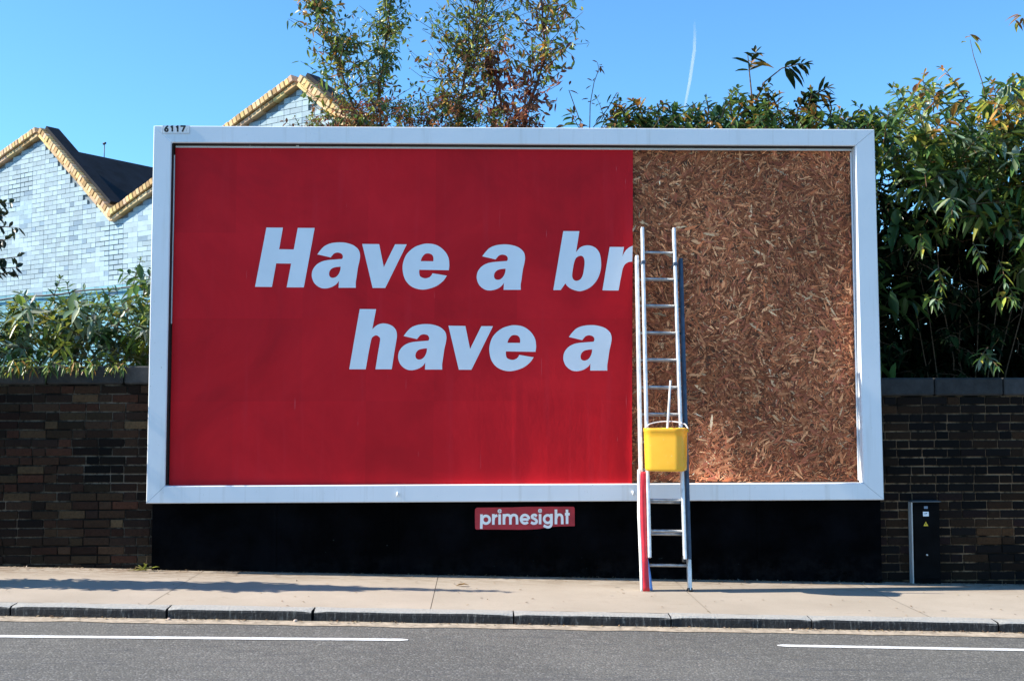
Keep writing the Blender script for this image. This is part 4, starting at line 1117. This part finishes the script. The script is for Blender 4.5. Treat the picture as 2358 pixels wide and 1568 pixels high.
limbs(Sm, brm.location+Vector((0,0,-.2)), [atY(u, v, rnd.uniform(10.6, 11.3)) for u, v in ((720,300),(800,260),(860,260),(940,270),(1020,260),(1100,275),(1180,295))], rnd, .014)
Fm.build('foliage', DRYLEAF, brm); Sm.build('stems', TWIG, brm)

# added tree left of the frame, crown shaped for the pavement shadow; twigs in view ------
rnd = random.Random(83)
tb_ = Vector((-4.52, 9.20, gz(-4.5)))
tre = empty('added_shadow_tree', tb_, 'added columnar tree, unseen but for dark leaves at the left edge, casting the pavement shadow', 'tree')
Fm, Sm = Fol(), MB()
tk = [tb_+Vector((0,0,-.1)), tb_+Vector((.02,0,.8)), tb_+Vector((-.01,.01,1.7)), tb_+Vector((.03,.0,2.3)), tb_+Vector((.02,-.01,2.8))]
Sm.tube(tk, [.10, .088, .080, .055, .012], 12, cap=False)
for k in range(430):
    z = rnd.uniform(.40, 2.7); p = tb_+Vector((.02, 0, z)); d = Vector((rnd.gauss(0,.8), rnd.gauss(0,.75), rnd.uniform(.0,.6))).normalized()
    n = 5; L = rnd.uniform(.12, .26)*(1 if z < 2.2 else .55); pts = [p]; q = p.copy()
    for s_ in range(n):
        d = (d+Vector((rnd.gauss(0,.1), rnd.gauss(0,.05), rnd.gauss(0,.12)))).normalized(); q = q+d*L/n; pts.append(q.copy())
        for m_ in range(3):
            ld = Vector((rnd.gauss(0,1), rnd.gauss(0,.5), rnd.gauss(0,.8))).normalized()
            Fm.leaf(q, ld, rdir(rnd,.3), rnd.uniform(.06,.11), .042, jit(rnd.choice([(.02,.035,.012),(.026,.045,.014),(.014,.024,.01)]), rnd), .3)
    Sm.tube(pts, [.008*(1-.8*i/n) for i in range(n+1)], 5, cap=False)
for (u, v, u2, v2) in ((-20, 470, 22, 468), (-20, 520, 42, 525), (-20, 560, 30, 548), (-20, 600, 50, 590), (-20, 630, 30, 630), (-20, 490, 15, 500), (-25, 620, 44, 616)):
    a = tb_+Vector((.02, 0, atY(-100, v, 9.20).z-tb_.z-.12)); m0 = atY(u, v, 9.2); b = atY(u2, v2, 9.15)
    Sm.tube([a, m0, b], [.009, .006, .002], 5, cap=False)
    for k in range(22):
        q = a.lerp(m0, rnd.random())+Vector((0, rnd.gauss(0,.03), rnd.gauss(0,.04)))
        Fm.leaf(q, rdir(rnd, 0), rdir(rnd,.3), rnd.uniform(.06,.10), .042, jit(rnd.choice([(.02,.03,.012),(.025,.04,.014)]), rnd), .3)
    for k in range(9):
        f = rnd.random(); q = m0.lerp(b, f) if f < .9 else b
        ld = (Vector((.5, rnd.gauss(0,.5), rnd.gauss(0,.7)))).normalized()
        Fm.leaf(q, ld, rdir(rnd,.3), rnd.uniform(.055,.09), .042, jit(rnd.choice([(.02,.03,.012),(.025,.04,.014)]), rnd), .3)
Fm.build('added_tree_crown', LEAF, tre); Sm.build('trunk', BARK, tre)

# ------------------------------------------------------------------ small things
rnd = random.Random(91)
wp = onG(343, 1309); wp.y = AY-.03; wp.z = gz(wp.x)
wd = empty('weed', wp, 'small yellow green weed at the foot of the black panel', 'plant')
Fm, Sm = Fol(), MB()
for k in range(16):
    Fm.leaf(wp+Vector((rnd.gauss(0,.015), rnd.uniform(-.03,.0), .005)), Vector((rnd.gauss(-.25,.6), rnd.uniform(-.5,.05), rnd.uniform(.2,1))), Vector((0,0,1)), rnd.uniform(.07,.15), .022, jit(rnd.choice([(.42,.40,.10),(.45,.42,.25),(.25,.28,.05)]), rnd), .4)
Sm.tube([wp, wp+Vector((.006,-.005,.07)), wp+Vector((.012,0,.13))], [.004,.003,.0015], 5, cap=False)
Fm.build('leaves', LEAF, wd); Sm.build('stem', BARK, wd)
def scrap(u, v, label, cat, c, name, pts, drop=0, z=.006, m=None, group=None):
    p = onG(u, v, drop); mb = MB(); V = []
    n = len(pts)
    A = [p+Vector((x, y, z+zz)) for x, y, zz in pts]
    mb.add(A+[a+Vector((0,0,.0025)) for a in A], [list(range(n))[::-1], list(range(n, 2*n))]+[[i, (i+1) % n, n+(i+1) % n, n+i] for i in range(n)], c)
    o = mb.build(name, m or DRYLEAF); tag(o, label, cat, group); return o
lf = [(-.05,0,.0), (-.02,.02,.012), (.02,.022,.018), (.06,.006,.004), (.025,-.018,.014), (-.02,-.016,.016)]
scrap(1063, 1350, 'curled brown fallen leaf lying mid pavement below the name plate', 'leaf', (.36,.22,.09), 'fallen_leaf', lf)
scrap(1300, 1326, 'blue plastic scrap on the pavement at the foot of the black panel', 'litter', (.09,.13,.55), 'plastic_scrap',
      [(-.09,.0,.035), (-.05,.012,.012), (.0,.015,.006), (.06,.010,.02), (.09,.0,.03), (.05,-.012,.008), (.0,-.014,.002), (-.05,-.010,.004)])
scrap(1470, 1330, 'small pale fallen leaf beside the black panel left of the ladder', 'leaf', (.45,.40,.22), 'fallen_leaf', [(a*.5, b*.5, c) for a, b, c in lf])
for i, (u, v, s_) in enumerate(((393, 1424, .014), (684, 1427, .018), (1820, 1452, .014))):
    lab = ('pale pebble in the gutter, leftmost by the kerb', 'largest pale pebble in the gutter, below the black panel', 'pale pebble in the gutter right of the ladder')[i]
    p = onG(u, v, KERB_H); p.y = min(p.y, kerb_front-.03); p.z = gz(p.x, KERB_H-.004)
    bm = bmesh.new(); bmesh.ops.create_icosphere(bm, subdivisions=2, radius=s_*.8)
    for v_ in bm.verts: v_.co *= 1+.7*noise.noise(v_.co*70+Vector((i,0,0))); v_.co.z *= .7
    bmesh.ops.translate(bm, verts=bm.verts, vec=p+Vector((0,0,s_*.45)))
    me = bpy.data.meshes.new('pebble'); bm.to_mesh(me); bm.free(); me.materials.append(simple('pebble', (.55,.42,.34), .9))
    o = bpy.data.objects.new('pebble', me); col.objects.link(o); tag(o, lab, 'stone', 'pebbles in the gutter')
# leaf litter and grit swept along the wall foot and in the gutter
Fm = Fol()
for k in range(1500):
    if rnd.random() < .55: x_ = rnd.uniform(-5, 5.5); y_ = back-.02-abs(rnd.gauss(0, .09)); z_ = gz(x_)
    elif rnd.random() < .75: x_ = rnd.uniform(-5, 5.5); y_ = kerb_front-.01-abs(rnd.gauss(0, .03)); z_ = gz(x_, KERB_H-.004)
    else: x_ = rnd.uniform(-5, 5.5); y_ = rnd.uniform(y0, back); z_ = gz(x_)
    if aL-.02 < x_ < aR+.02 and z_ == gz(x_) : y_ = min(y_, AY-.01)
    L = rnd.uniform(.008, .03)
    Fm.leaf(Vector((x_, y_, z_+.003+rnd.uniform(0,.004))), Vector((rnd.gauss(0,1), rnd.gauss(0,1), rnd.uniform(0,.25))), Vector((0,0,1)), L, L*.5, jit(rnd.choice([(.30,.20,.10), (.18,.11,.06), (.42,.33,.22), (.10,.07,.045)]), rnd), .0, .1)
o = Fm.build('leaf_litter', DRYLEAF); tag(o, 'dry leaf litter and grit along the wall foot and gutter', 'litter', None, 'stuff')

# ------------------------------------------------------------------ vapour trail far away in the sky
m, nt, bs, out = mk('vapour'); nt.nodes.remove(bs)
pv = N(nt, 'ShaderNodeVolumePrincipled'); pv.inputs['Color'].default_value = (1, 1, 1, 1)
tc = N(nt, 'ShaderNodeTexCoord'); sp_ = N(nt, 'ShaderNodeSeparateXYZ'); nt.links.new(tc.outputs['Generated'], sp_.inputs[0])
rm = ramp(nt, sp_.outputs[2], [(0, (.75,)*3), (.35, (1,)*3), (.7, (.55,)*3), (1, (0,)*3)])
ml = N(nt, 'ShaderNodeMath', operation='MULTIPLY'); ml.inputs[1].default_value = .042; nt.links.new(rm, ml.inputs[0])
nt.links.new(ml.outputs[0], pv.inputs['Density']); nt.links.new(pv.outputs[0], out.inputs['Volume'])
def far(u, v, D): return CAM+ray(u, v)*D
mb = MB(); cp = [(1574, 262), (1581, 225), (1588, 190), (1594, 150), (1599, 115), (1600, 80), (1599, 45)]
P3 = [far(u, v, 2600+i*60) for i, (u, v) in enumerate(cp)]
mb.tube(P3, [2.2, 3.2, 3.8, 4.2, 4.4, 4.0, 2.6], 16)
o = mb.build('vapour_trail', m); tag(o, 'thin white vapour trail slanting up the blue sky above the billboard', 'vapour trail')
